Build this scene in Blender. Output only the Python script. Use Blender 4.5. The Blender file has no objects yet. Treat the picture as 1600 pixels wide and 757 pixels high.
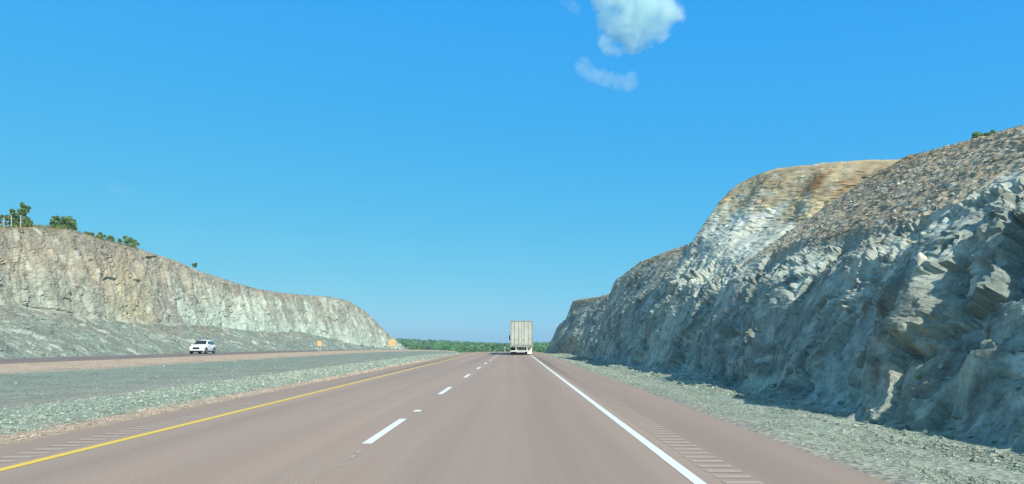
import bpy, bmesh, math, random
import numpy as np
from mathutils import Vector, Matrix
from mathutils.bvhtree import BVHTree

R = math.radians
sc = bpy.context.scene
COL = sc.collection
random.seed(7)
rng = np.random.default_rng(7)

# ------------------------------------------------------------------ camera
F_PX, W_PX, H_PX = 1100.0, 1600.0, 757.0      # focal length in photo pixels
VX, VY, EYE = 805.0, 537.0, 1.32              # vanishing point of the road, eye height
cd = bpy.data.cameras.new('camera'); cam = bpy.data.objects.new('camera', cd)
COL.objects.link(cam); sc.camera = cam
cam.location = (0, 0, EYE); cam.rotation_euler = (R(90), 0, 0)
cd.sensor_width = 36.0; cd.lens = 36.0 * F_PX / W_PX
cd.shift_x = -(VX - W_PX / 2) / W_PX
cd.shift_y = (VY - H_PX / 2) / W_PX
cd.clip_start = 0.1; cd.clip_end = 20000

# ------------------------------------------------------------------ light
SUN = Vector((0.43, -0.67, 0.605)).normalized()
SUN_EL = math.asin(SUN.z); SUN_AZ = math.atan2(SUN.x, SUN.y)
wd = bpy.data.worlds.new('World'); sc.world = wd; wd.use_nodes = True
wn = wd.node_tree; wn.nodes.clear()
sky = wn.nodes.new('ShaderNodeTexSky'); sky.sky_type = 'NISHITA'; sky.sun_disc = False
sky.sun_elevation = SUN_EL; sky.sun_rotation = SUN_AZ
sky.altitude = 300; sky.air_density = 1.0; sky.dust_density = 0.3; sky.ozone_density = 1.6
# grade of the lower sky's colour: a deep, even azure that pales only a little towards the horizon
sep = wn.nodes.new('ShaderNodeSeparateColor'); comb = wn.nodes.new('ShaderNodeCombineColor'); wn.links.new(sky.outputs[0], sep.inputs[0])
for k_, (ga, gp) in enumerate(((0.19, 1.04), (1.70, 0.37), (5.7, -0.06))):
    pw = wn.nodes.new('ShaderNodeMath'); pw.operation = 'POWER'; pw.inputs[1].default_value = gp; wn.links.new(sep.outputs[k_], pw.inputs[0])
    ml = wn.nodes.new('ShaderNodeMath'); ml.operation = 'MULTIPLY'; ml.inputs[1].default_value = ga; wn.links.new(pw.outputs[0], ml.inputs[0])
    wn.links.new(ml.outputs[0], comb.inputs[k_])
zen = wn.nodes.new('ShaderNodeMixRGB'); zen.blend_type = 'MULTIPLY'; zen.inputs[0].default_value = 1.0; zen.inputs[2].default_value = (1.25, 1.5, 1.3, 1)  # unseen upper sky, kept brighter and paler to shape the fill light
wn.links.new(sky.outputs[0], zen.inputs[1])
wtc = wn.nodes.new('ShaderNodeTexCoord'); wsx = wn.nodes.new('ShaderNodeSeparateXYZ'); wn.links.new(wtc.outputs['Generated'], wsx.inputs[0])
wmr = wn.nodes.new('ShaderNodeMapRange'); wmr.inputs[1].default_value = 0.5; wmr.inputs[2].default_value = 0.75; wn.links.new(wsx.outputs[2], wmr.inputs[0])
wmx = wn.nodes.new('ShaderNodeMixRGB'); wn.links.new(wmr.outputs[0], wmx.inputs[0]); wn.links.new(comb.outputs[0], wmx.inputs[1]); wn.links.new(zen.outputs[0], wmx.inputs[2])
bg = wn.nodes.new('ShaderNodeBackground'); bg.inputs[1].default_value = 0.142
wo = wn.nodes.new('ShaderNodeOutputWorld')
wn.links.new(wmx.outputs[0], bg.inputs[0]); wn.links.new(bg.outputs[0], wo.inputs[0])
sl = bpy.data.lights.new('sun', 'SUN'); sl.energy = 4.6; sl.angle = R(0.53); sl.color = (1.0, 0.94, 0.83)
so = bpy.data.objects.new('sun', sl); COL.objects.link(so)
so.rotation_euler = SUN.to_track_quat('Z', 'Y').to_euler(); so.location = (60, -40, 80)
vs = sc.view_settings
vs.view_transform = 'Standard'; vs.look = 'None'; vs.gamma = 1.0; vs.use_curve_mapping = False
vs.exposure = 0.27
sc.cycles.use_denoising = True
sc.cycles.max_bounces = 10; sc.cycles.diffuse_bounces = 3; sc.cycles.transparent_max_bounces = 8
sc.cycles.volume_bounces = 8

# ------------------------------------------------------------------ numpy noise
def _h(ix, iy, iz, seed):
    with np.errstate(over='ignore'):
        h = (ix.astype(np.uint32) * np.uint32(374761393) + iy.astype(np.uint32) * np.uint32(668265263)
             + iz.astype(np.uint32) * np.uint32(2147483647) + np.uint32((seed * 1274126177) & 0xffffffff))
        h = (h ^ (h >> np.uint32(13))) * np.uint32(1274126177)
        h = (h ^ (h >> np.uint32(16))) * np.uint32(2246822519)
        return h ^ (h >> np.uint32(13))
def _r(h, k):
    with np.errstate(over='ignore'):
        g = (h + np.uint32((k * 2654435761) & 0xffffffff)) * np.uint32(1597334677)
        g = g ^ (g >> np.uint32(15)); g = g * np.uint32(2246822519); g = g ^ (g >> np.uint32(13))
    return (g & np.uint32(0xffff)).astype(np.float32) / 65535.0
def noise(P, seed=0):
    P = P.astype(np.float32); i = np.floor(P).astype(np.int64); f = P - i
    u = f * f * f * (f * (f * 6 - 15) + 10); out = 0
    for dx in (0, 1):
        for dy in (0, 1):
            for dz in (0, 1):
                h = _h(i[:, 0] + dx, i[:, 1] + dy, i[:, 2] + dz, seed)
                g = ((_r(h, 1) * 2 - 1) * (f[:, 0] - dx) + (_r(h, 2) * 2 - 1) * (f[:, 1] - dy) + (_r(h, 3) * 2 - 1) * (f[:, 2] - dz))
                w = (u[:, 0] if dx else 1 - u[:, 0]) * (u[:, 1] if dy else 1 - u[:, 1]) * (u[:, 2] if dz else 1 - u[:, 2])
                out = out + g * w
    return out * 1.3
def fbm(P, oct=4, seed=0, gain=0.5):
    a, s, o = 1.0, 1.0, 0
    for k in range(oct):
        o = o + a * noise(P * s, seed + k); a *= gain; s *= 2.03
    return o
def facets(P, seed=0, tilt=0.8, jump=1.0):
    """broken blocks: every cell of a 3-D Voronoi diagram gets its own offset and tilt"""
    P = P.astype(np.float32); i = np.floor(P).astype(np.int64)
    n = len(P); b1 = np.full(n, 1e9, np.float32); b2 = b1.copy(); hb = np.zeros(n, np.uint32); vb = np.zeros((n, 3), np.float32)
    for dx in (-1, 0, 1):
        for dy in (-1, 0, 1):
            for dz in (-1, 0, 1):
                c = i + np.array((dx, dy, dz)); h = _h(c[:, 0], c[:, 1], c[:, 2], seed)
                v = P - (c + np.stack((_r(h, 1), _r(h, 2), _r(h, 3)), 1)); d = (v * v).sum(1)
                m = d < b1
                b2 = np.where(m, b1, np.minimum(b2, d)); b1 = np.where(m, d, b1)
                hb = np.where(m, h, hb); vb[m] = v[m]
    g = np.stack((_r(hb, 5), _r(hb, 6), _r(hb, 7)), 1) * 2 - 1
    off = (_r(hb, 8) - 0.5) * jump + (g * vb).sum(1) * tilt
    return off, _r(hb, 9), np.sqrt(b2) - np.sqrt(b1)
def sstep(a, b, x):
    t = np.clip((x - a) / (b - a), 0, 1); return t * t * (3 - 2 * t)
def mixc(a, b, t):
    return a + (np.asarray(b, np.float32) - a) * np.clip(t, 0, 1)[:, None]

# ------------------------------------------------------------------ object helpers
def tag(o, label=None, cat=None, group=None, kind=None):
    if label: o['label'] = label
    if cat: o['category'] = cat
    if group: o['group'] = group
    if kind: o['kind'] = kind
    return o
def link(name, me, mat=None, parent=None):
    o = bpy.data.objects.new(name, me); COL.objects.link(o)
    if mat: me.materials.append(mat)
    if parent: o.parent = parent
    return o
def thing(name, label, cat, loc=(0, 0, 0), rz=0, group=None):
    o = bpy.data.objects.new(name, None); COL.objects.link(o)
    o.location = loc; o.rotation_euler = (0, 0, rz); o.empty_display_size = 0.2
    return tag(o, label, cat, group)
def copy_tree(o, parent=None):
    c = o.copy(); COL.objects.link(c)
    if parent: c.parent = parent
    for ch in list(o.children): copy_tree(ch, c)
    return c
def raw_mesh(name, V, faces, smooth=False, col=None):
    """V (n,3); faces (m,k) all with the same number of corners"""
    V = np.asarray(V, np.float32); faces = np.asarray(faces, np.int32)
    me = bpy.data.meshes.new(name); m, k = faces.shape
    me.vertices.add(len(V)); me.vertices.foreach_set('co', V.ravel())
    me.loops.add(m * k); me.loops.foreach_set('vertex_index', faces.ravel())
    me.polygons.add(m); me.polygons.foreach_set('loop_start', np.arange(0, m * k, k, dtype=np.int32))
    me.polygons.foreach_set('use_smooth', np.full(m, smooth))
    me.update(calc_edges=True)
    if col is not None:
        a = me.color_attributes.new('col', 'FLOAT_COLOR', 'POINT')
        a.data.foreach_set('color', np.concatenate((col, np.ones((len(col), 1))), 1).astype(np.float32).ravel())
    return me
def grid_faces(nu, nv):
    i = np.arange(nu * nv).reshape(nu, nv)
    return np.stack((i[:-1, :-1], i[1:, :-1], i[1:, 1:], i[:-1, 1:]), -1).reshape(-1, 4)
class MB:
    """collects boxes, lofts and tubes into one mesh"""
    def __init__(s): s.bm = bmesh.new()
    def box(s, x0, x1, y0, y1, z0, z1, bevel=0.0):
        r = bmesh.ops.create_cube(s.bm, size=1.0)
        for v in r['verts']:
            v.co = Vector(((x0 + x1) / 2 + v.co.x * (x1 - x0), (y0 + y1) / 2 + v.co.y * (y1 - y0), (z0 + z1) / 2 + v.co.z * (z1 - z0)))
        if bevel:
            es = list({e for v in r['verts'] for e in v.link_edges})
            bmesh.ops.bevel(s.bm, geom=es, offset=bevel, segments=2, affect='EDGES')
        return s
    def cyl(s, p, axis, r, h, seg=20, r2=None):
        m = Matrix.Translation(Vector(p)) @ Vector(axis).to_track_quat('Z', 'Y').to_matrix().to_4x4()
        bmesh.ops.create_cone(s.bm, cap_ends=True, segments=seg, radius1=r, radius2=r if r2 is None else r2, depth=h, matrix=m)
        return s
    def tube(s, a, b, r, r2=None, seg=8):
        a, b = Vector(a), Vector(b)
        return s.cyl((a + b) / 2, b - a, r, (b - a).length, seg, r2)
    def poly(s, pts, thick=None):
        vs = [s.bm.verts.new(p) for p in pts]; f = s.bm.faces.new(vs)
        if thick is not None:
            e = bmesh.ops.extrude_face_region(s.bm, geom=[f])
            bmesh.ops.translate(s.bm, verts=[g for g in e['geom'] if isinstance(g, bmesh.types.BMVert)], vec=Vector(thick))
        return s
    def loft(s, rings, close=True, caps=True):
        rv = [[s.bm.verts.new(p) for p in ring] for ring in rings]
        n = len(rv[0])
        for a, b in zip(rv, rv[1:]):
            for i in range(n if close else n - 1):
                s.bm.faces.new((a[i], a[(i + 1) % n], b[(i + 1) % n], b[i]))
        if caps: s.bm.faces.new(rv[0][::-1]); s.bm.faces.new(rv[-1])
        return s
    def build(s, name, mat, parent=None, smooth=False, bevel=0):
        bmesh.ops.recalc_face_normals(s.bm, faces=s.bm.faces[:])
        me = bpy.data.meshes.new(name); s.bm.to_mesh(me); s.bm.free()
        if smooth:
            for p in me.polygons: p.use_smooth = True
        return link(name, me, mat, parent)

# ------------------------------------------------------------------ materials
class NT:
    def __init__(s, name, rough=0.8, spec=0.3, metal=0.0):
        s.m = bpy.data.materials.new(name); s.m.use_nodes = True; s.t = s.m.node_tree
        s.b = s.t.nodes['Principled BSDF']
        s.b.inputs['Roughness'].default_value = rough; s.b.inputs['Specular IOR Level'].default_value = spec
        s.b.inputs['Metallic'].default_value = metal
    def n(s, ty, **k):
        nd = s.t.nodes.new(ty)
        for a, b in k.items(): setattr(nd, a, b)
        return nd
    def l(s, a, b): s.t.links.new(a, b)
    def coord(s, scale=(1, 1, 1)):
        tc = s.n('ShaderNodeTexCoord'); mp = s.n('ShaderNodeMapping'); mp.inputs['Scale'].default_value = scale
        s.l(tc.outputs['Object'], mp.inputs[0]); return mp.outputs[0]
    def noise(s, co, scale, detail=6, rough=0.55, dist=0):
        nd = s.n('ShaderNodeTexNoise'); nd.inputs['Scale'].default_value = scale; nd.inputs['Detail'].default_value = detail
        nd.inputs['Roughness'].default_value = rough; nd.inputs['Distortion'].default_value = dist
        s.l(co, nd.inputs['Vector']); return nd.outputs[0]
    def noise_col(s, co, scale):
        nd = s.n('ShaderNodeTexNoise'); nd.inputs['Scale'].default_value = scale; s.l(co, nd.inputs['Vector']); return nd.outputs['Color']
    def vor(s, co, scale, out='Distance', feat='F1'):
        nd = s.n('ShaderNodeTexVoronoi'); nd.feature = feat; nd.inputs['Scale'].default_value = scale
        s.l(co, nd.inputs['Vector']); return nd.outputs[out]
    def ramp(s, fac, stops, interp='LINEAR'):
        nd = s.n('ShaderNodeValToRGB'); cr = nd.color_ramp; cr.interpolation = interp
        while len(cr.elements) < len(stops): cr.elements.new(0.5)
        for e, (p, c) in zip(cr.elements, stops):
            e.position = p; e.color = (c, c, c, 1) if isinstance(c, (int, float)) else (*c, 1)
        s.l(fac, nd.inputs[0]); return nd.outputs[0]
    def math(s, op, a, b=None):
        nd = s.n('ShaderNodeMath', operation=op)
        for k, v in enumerate((a, b)):
            if v is None: continue
            if isinstance(v, (int, float)): nd.inputs[k].default_value = v
            else: s.l(v, nd.inputs[k])
        return nd.outputs[0]
    def mix(s, fac, a, b, mode='MIX'):
        nd = s.n('ShaderNodeMixRGB', blend_type=mode)
        for k, v in enumerate((fac, a, b)):
            if isinstance(v, (int, float)): nd.inputs[k].default_value = v if k == 0 else (v, v, v, 1)
            elif isinstance(v, tuple): nd.inputs[k].default_value = (*v, 1)
            else: s.l(v, nd.inputs[k])
        return nd.outputs[0]
    def attr(s, name='col'):
        nd = s.n('ShaderNodeAttribute', attribute_name=name); return nd.outputs['Color']
    def color(s, c):
        if isinstance(c, tuple): s.b.inputs['Base Color'].default_value = (*c, 1)
        else: s.l(c, s.b.inputs['Base Color'])
        return s
    def bump(s, h, strength=0.5, dist=0.05):
        nd = s.n('ShaderNodeBump'); nd.inputs['Strength'].default_value = strength; nd.inputs['Distance'].default_value = dist
        s.l(h, nd.inputs['Height']); s.l(nd.outputs[0], s.b.inputs['Normal']); return s
def plain(name, c, rough=0.6, spec=0.4, metal=0.0, var=0.12, scale=3.0):
    t = NT(name, rough, spec, metal); co = t.coord()
    f = t.ramp(t.noise(co, scale), [(0.3, 1 - var), (0.7, 1 + var)])
    return t.color(t.mix(1.0, c, f, 'MULTIPLY')).m

def rock_material(name, s):
    t = NT(name, 0.9, 0.15); co = t.coord()
    fine = t.noise(co, 7.0 / s, 8, 0.7); mid = t.noise(co, 1.3 / s, 6, 0.65, 0.4)
    c = t.mix(1.0, t.attr(), t.ramp(fine, [(0.25, 0.62), (0.5, 1.0), (0.75, 1.38)]), 'MULTIPLY')
    c = t.mix(1.0, c, t.ramp(mid, [(0.3, 0.78), (0.7, 1.2)]), 'MULTIPLY')
    sp = t.ramp(t.vor(co, 9.0 / s), [(0.0, 1.0), (0.22, 0.0)])
    c = t.mix(t.math('MULTIPLY', sp, 0.35), c, (0.50, 0.52, 0.44))
    t.color(c)
    bw = []
    for sc_v in (2.6, 6.5):      # chipped blocks: every cell stands at its own height
        w = t.n('ShaderNodeRGBToBW'); wp = t.mix(0.06, co, t.noise_col(co, 3.0 / s)); t.l(t.vor(wp, sc_v / s, 'Color'), w.inputs[0]); bw.append(w.outputs[0])
    h = t.math('ADD', t.math('MULTIPLY', t.noise(co, 4.0 / s, 10, 0.72), 0.8), t.math('ADD', t.math('MULTIPLY', bw[0], 0.55), t.math('MULTIPLY', bw[1], 0.3)))
    return t.bump(h, 0.6, 0.13 * s).m

def ground_material():
    t = NT('crushed_stone_ground', 0.95, 0.1); tc = t.n('ShaderNodeTexCoord'); sx = t.n('ShaderNodeSeparateXYZ')
    t.l(tc.outputs['Object'], sx.inputs[0]); co = tc.outputs['Object']
    wob = t.math('ADD', t.math('MULTIPLY', t.math('SUBTRACT', t.noise(t.coord((1, 0.12, 1)), 0.5, 5), 0.5), 3.2),
                 t.math('MULTIPLY', t.math('SUBTRACT', t.noise(t.coord((1, 0.35, 1)), 2.5, 5, 0.7), 0.5), 0.8))
    x = sx.outputs[0]
    # wobble grows away from the road edge so the graded edge stays straight
    near = t.n('ShaderNodeMapRange'); near.inputs[1].default_value = 6.5; near.inputs[2].default_value = 14; near.inputs[3].default_value = 0.14; near.inputs[4].default_value = 1.0
    t.l(t.math('ABSOLUTE', x), near.inputs[0])
    xx = t.math('ADD', x, t.math('MULTIPLY', wob, near.outputs[0]))
    u = t.math('DIVIDE', t.math('ADD', xx, 60.0), 80.0)
    P = lambda v: (v + 60.0) / 80.0
    green, grey, pink, stone = (0.22, 0.265, 0.21), (0.26, 0.28, 0.22), (0.47, 0.36, 0.26), (0.255, 0.31, 0.24)
    zone = t.ramp(u, [(0.0, green), (P(-46), green), (P(-33.5), pink), (P(-27.5), pink), (P(-25.5), green), (P(-15.5), grey),
                      (P(-13.6), (0.32, 0.30, 0.24)), (P(-12.3), stone), (P(-8.3), stone), (P(-7.75), pink), (P(-6.7), (0.42, 0.32, 0.22)),
                      (P(3.6), (0.30, 0.28, 0.23)), (P(4.1), (0.275, 0.315, 0.245)), (P(6.0), (0.31, 0.355, 0.275))])
    fine = t.vor(co, 11.0, 'Color'); bw = t.n('ShaderNodeRGBToBW'); t.l(fine, bw.inputs[0])
    c = t.mix(1.0, zone, t.ramp(bw.outputs[0], [(0.15, 0.72), (0.85, 1.3)]), 'MULTIPLY')
    c = t.mix(1.0, c, t.ramp(t.noise(co, 0.35, 6, 0.6), [(0.3, 0.86), (0.7, 1.13)]), 'MULTIPLY')
    far = t.n('ShaderNodeMapRange'); far.inputs[1].default_value = 340; far.inputs[2].default_value = 380
    t.l(sx.outputs[1], far.inputs[0])
    c = t.mix(far.outputs[0], c, (0.035, 0.07, 0.03))
    t.color(c)
    return t.bump(t.math('ADD', t.vor(co, 11.0), t.noise(co, 3.0, 8, 0.7)), 0.6, 0.06).m

def road_material(name, base):
    t = NT(name, 0.78, 0.3); co = t.coord(); st = t.coord((1.0, 0.012, 1.0))
    tc = t.n('ShaderNodeTexCoord'); sx = t.n('ShaderNodeSeparateXYZ'); t.l(tc.outputs['Object'], sx.inputs[0])
    lane = t.noise(st, 0.9, 4, 0.6)
    c = t.mix(1.0, base, t.ramp(lane, [(0.3, 0.86), (0.7, 1.12)]), 'MULTIPLY')
    wear = t.math('ABSOLUTE', t.math('SINE', t.math('MULTIPLY', t.math('ADD', sx.outputs[0], 1.9), math.pi / 1.85)))   # polished wheel paths
    c = t.mix(1.0, c, t.ramp(wear, [(0.0, 1.03), (1.0, 0.94)]), 'MULTIPLY')
    c = t.mix(1.0, c, t.ramp(t.noise(t.coord((1, 0.15, 1)), 0.28, 5, 0.6), [(0.3, (0.92, 0.95, 0.97)), (0.7, (1.08, 1.03, 1.0))]), 'MULTIPLY')
    c = t.mix(1.0, c, t.ramp(t.noise(co, 45, 3, 0.8), [(0.25, 0.72), (0.75, 1.28)]), 'MULTIPLY')
    t.color(c)
    return t.bump(t.noise(co, 60, 3, 0.8), 0.3, 0.006).m

M = {}
M['rock_near'] = rock_material('fractured_rock', 0.55)
M['rock_far'] = rock_material('weathered_rock', 1.6)
M['ground'] = ground_material()
M['road'] = road_material('pinkish_asphalt', (0.36, 0.272, 0.208))
M['carriageway'] = road_material('grey_asphalt', (0.20, 0.168, 0.148))
def paint(name, c, wear, under=(0.33, 0.27, 0.21)):
    t = NT(name, 0.6, 0.3); co = t.coord()
    k = t.ramp(t.noise(co, 9, 8, 0.75), [(wear - 0.07, 0.0), (wear + 0.03, 1.0)])
    return t.color(t.mix(k, under, t.mix(1.0, c, t.ramp(t.noise(co, 30, 3), [(0.3, 0.9), (0.7, 1.08)]), 'MULTIPLY'))).m
M['white_paint'] = paint('white_road_paint', (0.78, 0.78, 0.72), 0.30)
M['yellow_paint'] = paint('yellow_road_paint', (0.80, 0.56, 0.07), 0.30)
M['worn_paint'] = paint('worn_road_paint', (0.50, 0.44, 0.33), 0.45, (0.37, 0.285, 0.21))
def rumble_material():
    t = NT('milled_asphalt', 0.85, 0.25); co = t.coord()
    return t.color(t.mix(1.0, (0.425, 0.345, 0.275), t.ramp(t.noise(co, 25, 4, 0.7), [(0.3, 0.85), (0.7, 1.15)]), 'MULTIPLY')).m
M['rumble'] = rumble_material()
t = NT('loose_stone', 0.9, 0.15); co = t.coord()
M['stone'] = t.color(t.mix(1.0, t.attr(), t.ramp(t.noise(co, 14, 4), [(0.3, 0.85), (0.7, 1.15)]), 'MULTIPLY')).m
def leaf_mat(name, c, trans=0.4):
    t = NT(name, 0.65, 0.25); oi = t.attr()
    t.color(t.mix(1.0, c, oi, 'MULTIPLY'))
    tr = t.n('ShaderNodeBsdfTranslucent'); t.l(t.b.inputs['Base Color'].links[0].from_socket, tr.inputs[0])
    mx = t.n('ShaderNodeMixShader'); mx.inputs[0].default_value = trans
    out = [n for n in t.t.nodes if n.type == 'OUTPUT_MATERIAL'][0]
    t.l(t.b.outputs[0], mx.inputs[1]); t.l(tr.outputs[0], mx.inputs[2]); t.l(mx.outputs[0], out.inputs[0])
    return t.m
M['leaf_dark'] = leaf_mat('dark_green_leaves', (0.21, 0.335, 0.145))
M['leaf_mid'] = leaf_mat('green_leaves', (0.25, 0.385, 0.17))
M['leaf_far'] = leaf_mat('forest_leaves', (0.115, 0.26, 0.085), 0.35)
M['grass'] = leaf_mat('dry_grass_blades', (0.20, 0.21, 0.075), 0.3)
M['bark'] = plain('bark', (0.16, 0.13, 0.10), 0.9, 0.1, var=0.3, scale=6)
M['birch'] = plain('pale_bark', (0.52, 0.50, 0.44), 0.8, 0.2, var=0.25, scale=5)
M['post'] = plain('pale_post_wood', (0.46, 0.44, 0.35), 0.8, 0.2)
M['white_car'] = plain('white_car_paint', (0.80, 0.81, 0.80), 0.25, 0.5, var=0.02)
M['dark_car'] = plain('dark_car_paint', (0.025, 0.028, 0.032), 0.25, 0.5, var=0.05)
M['glass'] = plain('tinted_glass', (0.02, 0.03, 0.035), 0.08, 0.6, var=0.05)
M['black'] = plain('black_plastic', (0.025, 0.026, 0.028), 0.6, 0.3)
M['rubber'] = plain('tyre_rubber', (0.03, 0.03, 0.03), 0.85, 0.2)
M['alloy'] = plain('wheel_alloy', (0.52, 0.53, 0.54), 0.35, 0.5, 0.7, var=0.06)
M['lamp'] = plain('headlamp_glass', (0.65, 0.67, 0.68), 0.12, 0.6, var=0.04)
M['red_lamp'] = plain('red_lamp_lens', (0.20, 0.02, 0.018), 0.25, 0.5, var=0.05)
M['steel'] = plain('galvanised_steel', (0.42, 0.43, 0.42), 0.5, 0.4, 0.4)
M['white_metal'] = plain('white_painted_metal', (0.72, 0.73, 0.70), 0.5, 0.4, var=0.06)
M['sign_orange'] = plain('orange_sign_face', (0.74, 0.45, 0.17), 0.5, 0.4, var=0.05)
def dirty_panel():
    t = NT('dirty_trailer_panel', 0.55, 0.35); co = t.coord()
    k = t.ramp(t.noise(t.coord((2.2, 1, 0.5)), 1.6, 7, 0.65), [(0.36, 0.0), (0.66, 1.0)])
    c = t.mix(k, (0.52, 0.545, 0.47), (0.38, 0.40, 0.335))
    sp = t.ramp(t.noise(co, 5, 8, 0.75), [(0.58, 0.0), (0.68, 1.0)])
    c = t.mix(t.math('MULTIPLY', sp, 0.5), c, (0.22, 0.21, 0.17))
    tc = t.n('ShaderNodeTexCoord'); sx = t.n('ShaderNodeSeparateXYZ'); t.l(tc.outputs['Object'], sx.inputs[0])
    lo = t.n('ShaderNodeMapRange'); lo.inputs[1].default_value = 1.75; lo.inputs[2].default_value = 1.0; t.l(sx.outputs[2], lo.inputs[0])      # road dirt thrown up low on the doors
    spl = t.ramp(t.math('ADD', t.noise(co, 3.5, 6, 0.7), t.math('MULTIPLY', lo.outputs[0], 0.22)), [(0.56, 0.0), (0.70, 1.0)])
    return t.color(t.mix(t.math('MULTIPLY', spl, t.math('MULTIPLY', lo.outputs[0], 0.8)), c, (0.20, 0.19, 0.155))).m
M['trailer'] = dirty_panel()
M['frame'] = plain('weathered_steel', (0.30, 0.31, 0.29), 0.6, 0.35, 0.2, var=0.25)

# ------------------------------------------------------------------ ground levels
def g_long(X, Y):
    """long profile: level, then falling away over the crest; gentler beneath the left carriageway"""
    k = 0.000036 + (0.000134 - 0.000036) * sstep(-30, -10, X)
    t = np.maximum(Y - 90.0, 0)
    tt = np.minimum(t, 260.0)
    z = -k * tt * tt - 2 * k * 260 * 0.3 * np.maximum(np.minimum(t, 500) - 260, 0)
    return z
def hill(X, Y):
    """wooded hills beyond the crest: a shallow valley, then a ridge that is higher on the left"""
    b = sstep(335, 430, Y); a = sstep(420, 1120, Y)
    h = -10.5 + a * (3.2 + 7.3 * sstep(-30, -190, X) + 0.7 * np.sin(X / 47.0 + 1.1) + 0.5 * np.sin(X / 21.0 + Y / 90))
    return b * (h - g_long(X, Y))
ROADS = ((-6.65, 3.55), (-44.2, -33.2))
def G(X, Y):
    X = np.asarray(X, np.float64); Y = np.asarray(Y, np.float64)
    z = g_long(X, Y) + hill(X, Y)
    m = sstep(-7.6, -17, X) * sstep(-31.5, -20, X)
    z = z - 0.42 * m
    z = z - 0.10 * sstep(-6.6, -7.8, X) * sstep(-33, -31, X) - 0.16 * sstep(3.5, 5.5, X)
    z = z + 0.16 * np.exp(-((X - 6.1 - 0.3 * np.sin(Y * 0.31) - 0.2 * np.sin(Y * 0.83 + 1)) / 0.42) ** 2) * sstep(4, 30, Y) * sstep(170, 120, Y)
    return z
def G_sheet(X, Y):
    z = G(X, Y)
    for a, b in ROADS:
        z = z - 0.05 * sstep(a + 0.02, a + 0.25, X) * sstep(b - 0.02, b - 0.25, X) * (Y < 425)
    return z
def ygrid(y0, y1, k, mn):
    ys = [y0]
    while ys[-1] < y1: ys.append(ys[-1] + max(mn, k * abs(ys[-1])))
    return np.array(ys)
gx = np.concatenate(([-1480, -1200, -1000, -700, -500, -380, -300, -240, -190, -150, -120, -95, -78, -66, -58], np.arange(-52, -45, 1.0),
                     np.arange(-45, -32, 0.25), np.arange(-32, -14, 0.5), np.arange(-14, -5, 0.15), np.arange(-5, 3, 1.0), np.arange(3, 9, 0.1), np.arange(9, 14, 1.0),
                     [15, 18, 24, 32, 42, 55, 75, 100, 130, 170, 220, 280, 360, 460, 600, 900, 1200, 1480]))
gy = np.concatenate(([-118, -100, -60, -35], ygrid(-20, 1500, 0.02, 0.35), [1600, 1800, 2000, 2190]))
GX, GY = np.meshgrid(gx, gy, indexing='ij')
gv = np.stack((GX.ravel(), GY.ravel(), G_sheet(GX.ravel(), GY.ravel())), 1)
near = (np.abs(gv[:, 1]) < 110) & (gv[:, 0] > -46) & (gv[:, 0] < 12)
inroad = np.zeros(len(gv), bool)
for a, b in ROADS: inroad |= (gv[:, 0] > a - 0.35) & (gv[:, 0] < b + 0.35)
gv[:, 2] += np.where(near & ~inroad, 0.05 * fbm(np.stack((gv[:, 0] * 1.4, gv[:, 1] * 0.9, gv[:, 0] * 0), 1), 4, 3), 0)
ground = link('ground', raw_mesh('ground', gv, grid_faces(len(gx), len(gy)), True), M['ground'])
tag(ground, kind='structure')

ry = ygrid(-30, 420, 0.02, 0.5)
def sheet(name, x0, x1, mat, lift, parent=None, nx=6, ya=None, yb=None, ys=None):
    xs = np.linspace(x0, x1, nx)
    yy = ys if ys is not None else ry
    if ya is not None: yy = np.concatenate(([ya], yy[(yy > ya) & (yy < yb)], [yb]))
    A, B = np.meshgrid(xs, yy, indexing='ij'); A, B = A.ravel(), B.ravel()
    return link(name, raw_mesh(name, np.stack((A, B, G(A, B) + lift), 1), grid_faces(len(xs), len(yy)), True), mat, parent)
road = tag(sheet('road', -6.65, 3.55, M['road'], 0.0, nx=24), kind='structure')
cway = tag(sheet('carriageway', -44.2, -33.2, M['carriageway'], 0.0, nx=12), kind='structure')
sheet('edge_line', 1.68, 1.80, M['white_paint'], 0.004, road, 2)
sheet('median_line', -5.43, -5.30, M['yellow_paint'], 0.004, road, 2)
for k in range(-2, 44):
    y0 = 9.25 + 9.0 * k
    o = sheet('lane_dash', -2.02, -1.89, M['white_paint'], 0.004, road, 2, y0, y0 + 3.05)
sheet('paint_scrap', -1.98, -1.84, M['white_paint'], 0.004, road, 2, 13.6, 13.95)
wl = MB()
for k in range(22):
    y = random.uniform(5.0, 9.2); x = random.choice((-2.05, -2.03, -1.90, -1.88)) + random.gauss(0, 0.012); zf = .004 + k * .00012; a_, b_ = random.uniform(.005, .016), random.uniform(.03, .22)
    wl.poly([(x - a_, y, zf), (x + a_ * random.uniform(.3, 1), y - b_ * .2, zf), (x + a_, y + b_, zf), (x - a_ * random.uniform(0, .8), y + b_ * 1.1, zf)])
wl.build('worn_line', M['worn_paint'], road)
sheet('edge_line', -43.1, -42.97, M['white_paint'], 0.004, cway, 2)
sheet('median_line', -34.9, -34.77, M['yellow_paint'], 0.004, cway, 2)
for k in range(4, 40):
    y0 = 9.0 * k + 3
    sheet('lane_dash', -39.0, -38.88, M['white_paint'], 0.004, cway, 2, y0, y0 + 3)
def rumble(x0, x1, y1, name):
    mb = MB(); y = 3.0
    while y < y1:
        z = float(G(np.array([x0]), np.array([y]))[0])
        j = random.uniform(-0.012, 0.012)
        mb.poly([(x0 + j, y, z + 0.004), (x1 + j, y, z + 0.004), (x1 + j, y + 0.14, z + 0.004), (x0 + j, y + 0.14, z + 0.004)])
        y += 0.30
    mb.build(name, M['rumble'], road)
rumble(1.97, 2.33, 110, 'rumble_strip'); rumble(-5.98, -5.60, 110, 'rumble_strip')

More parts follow.
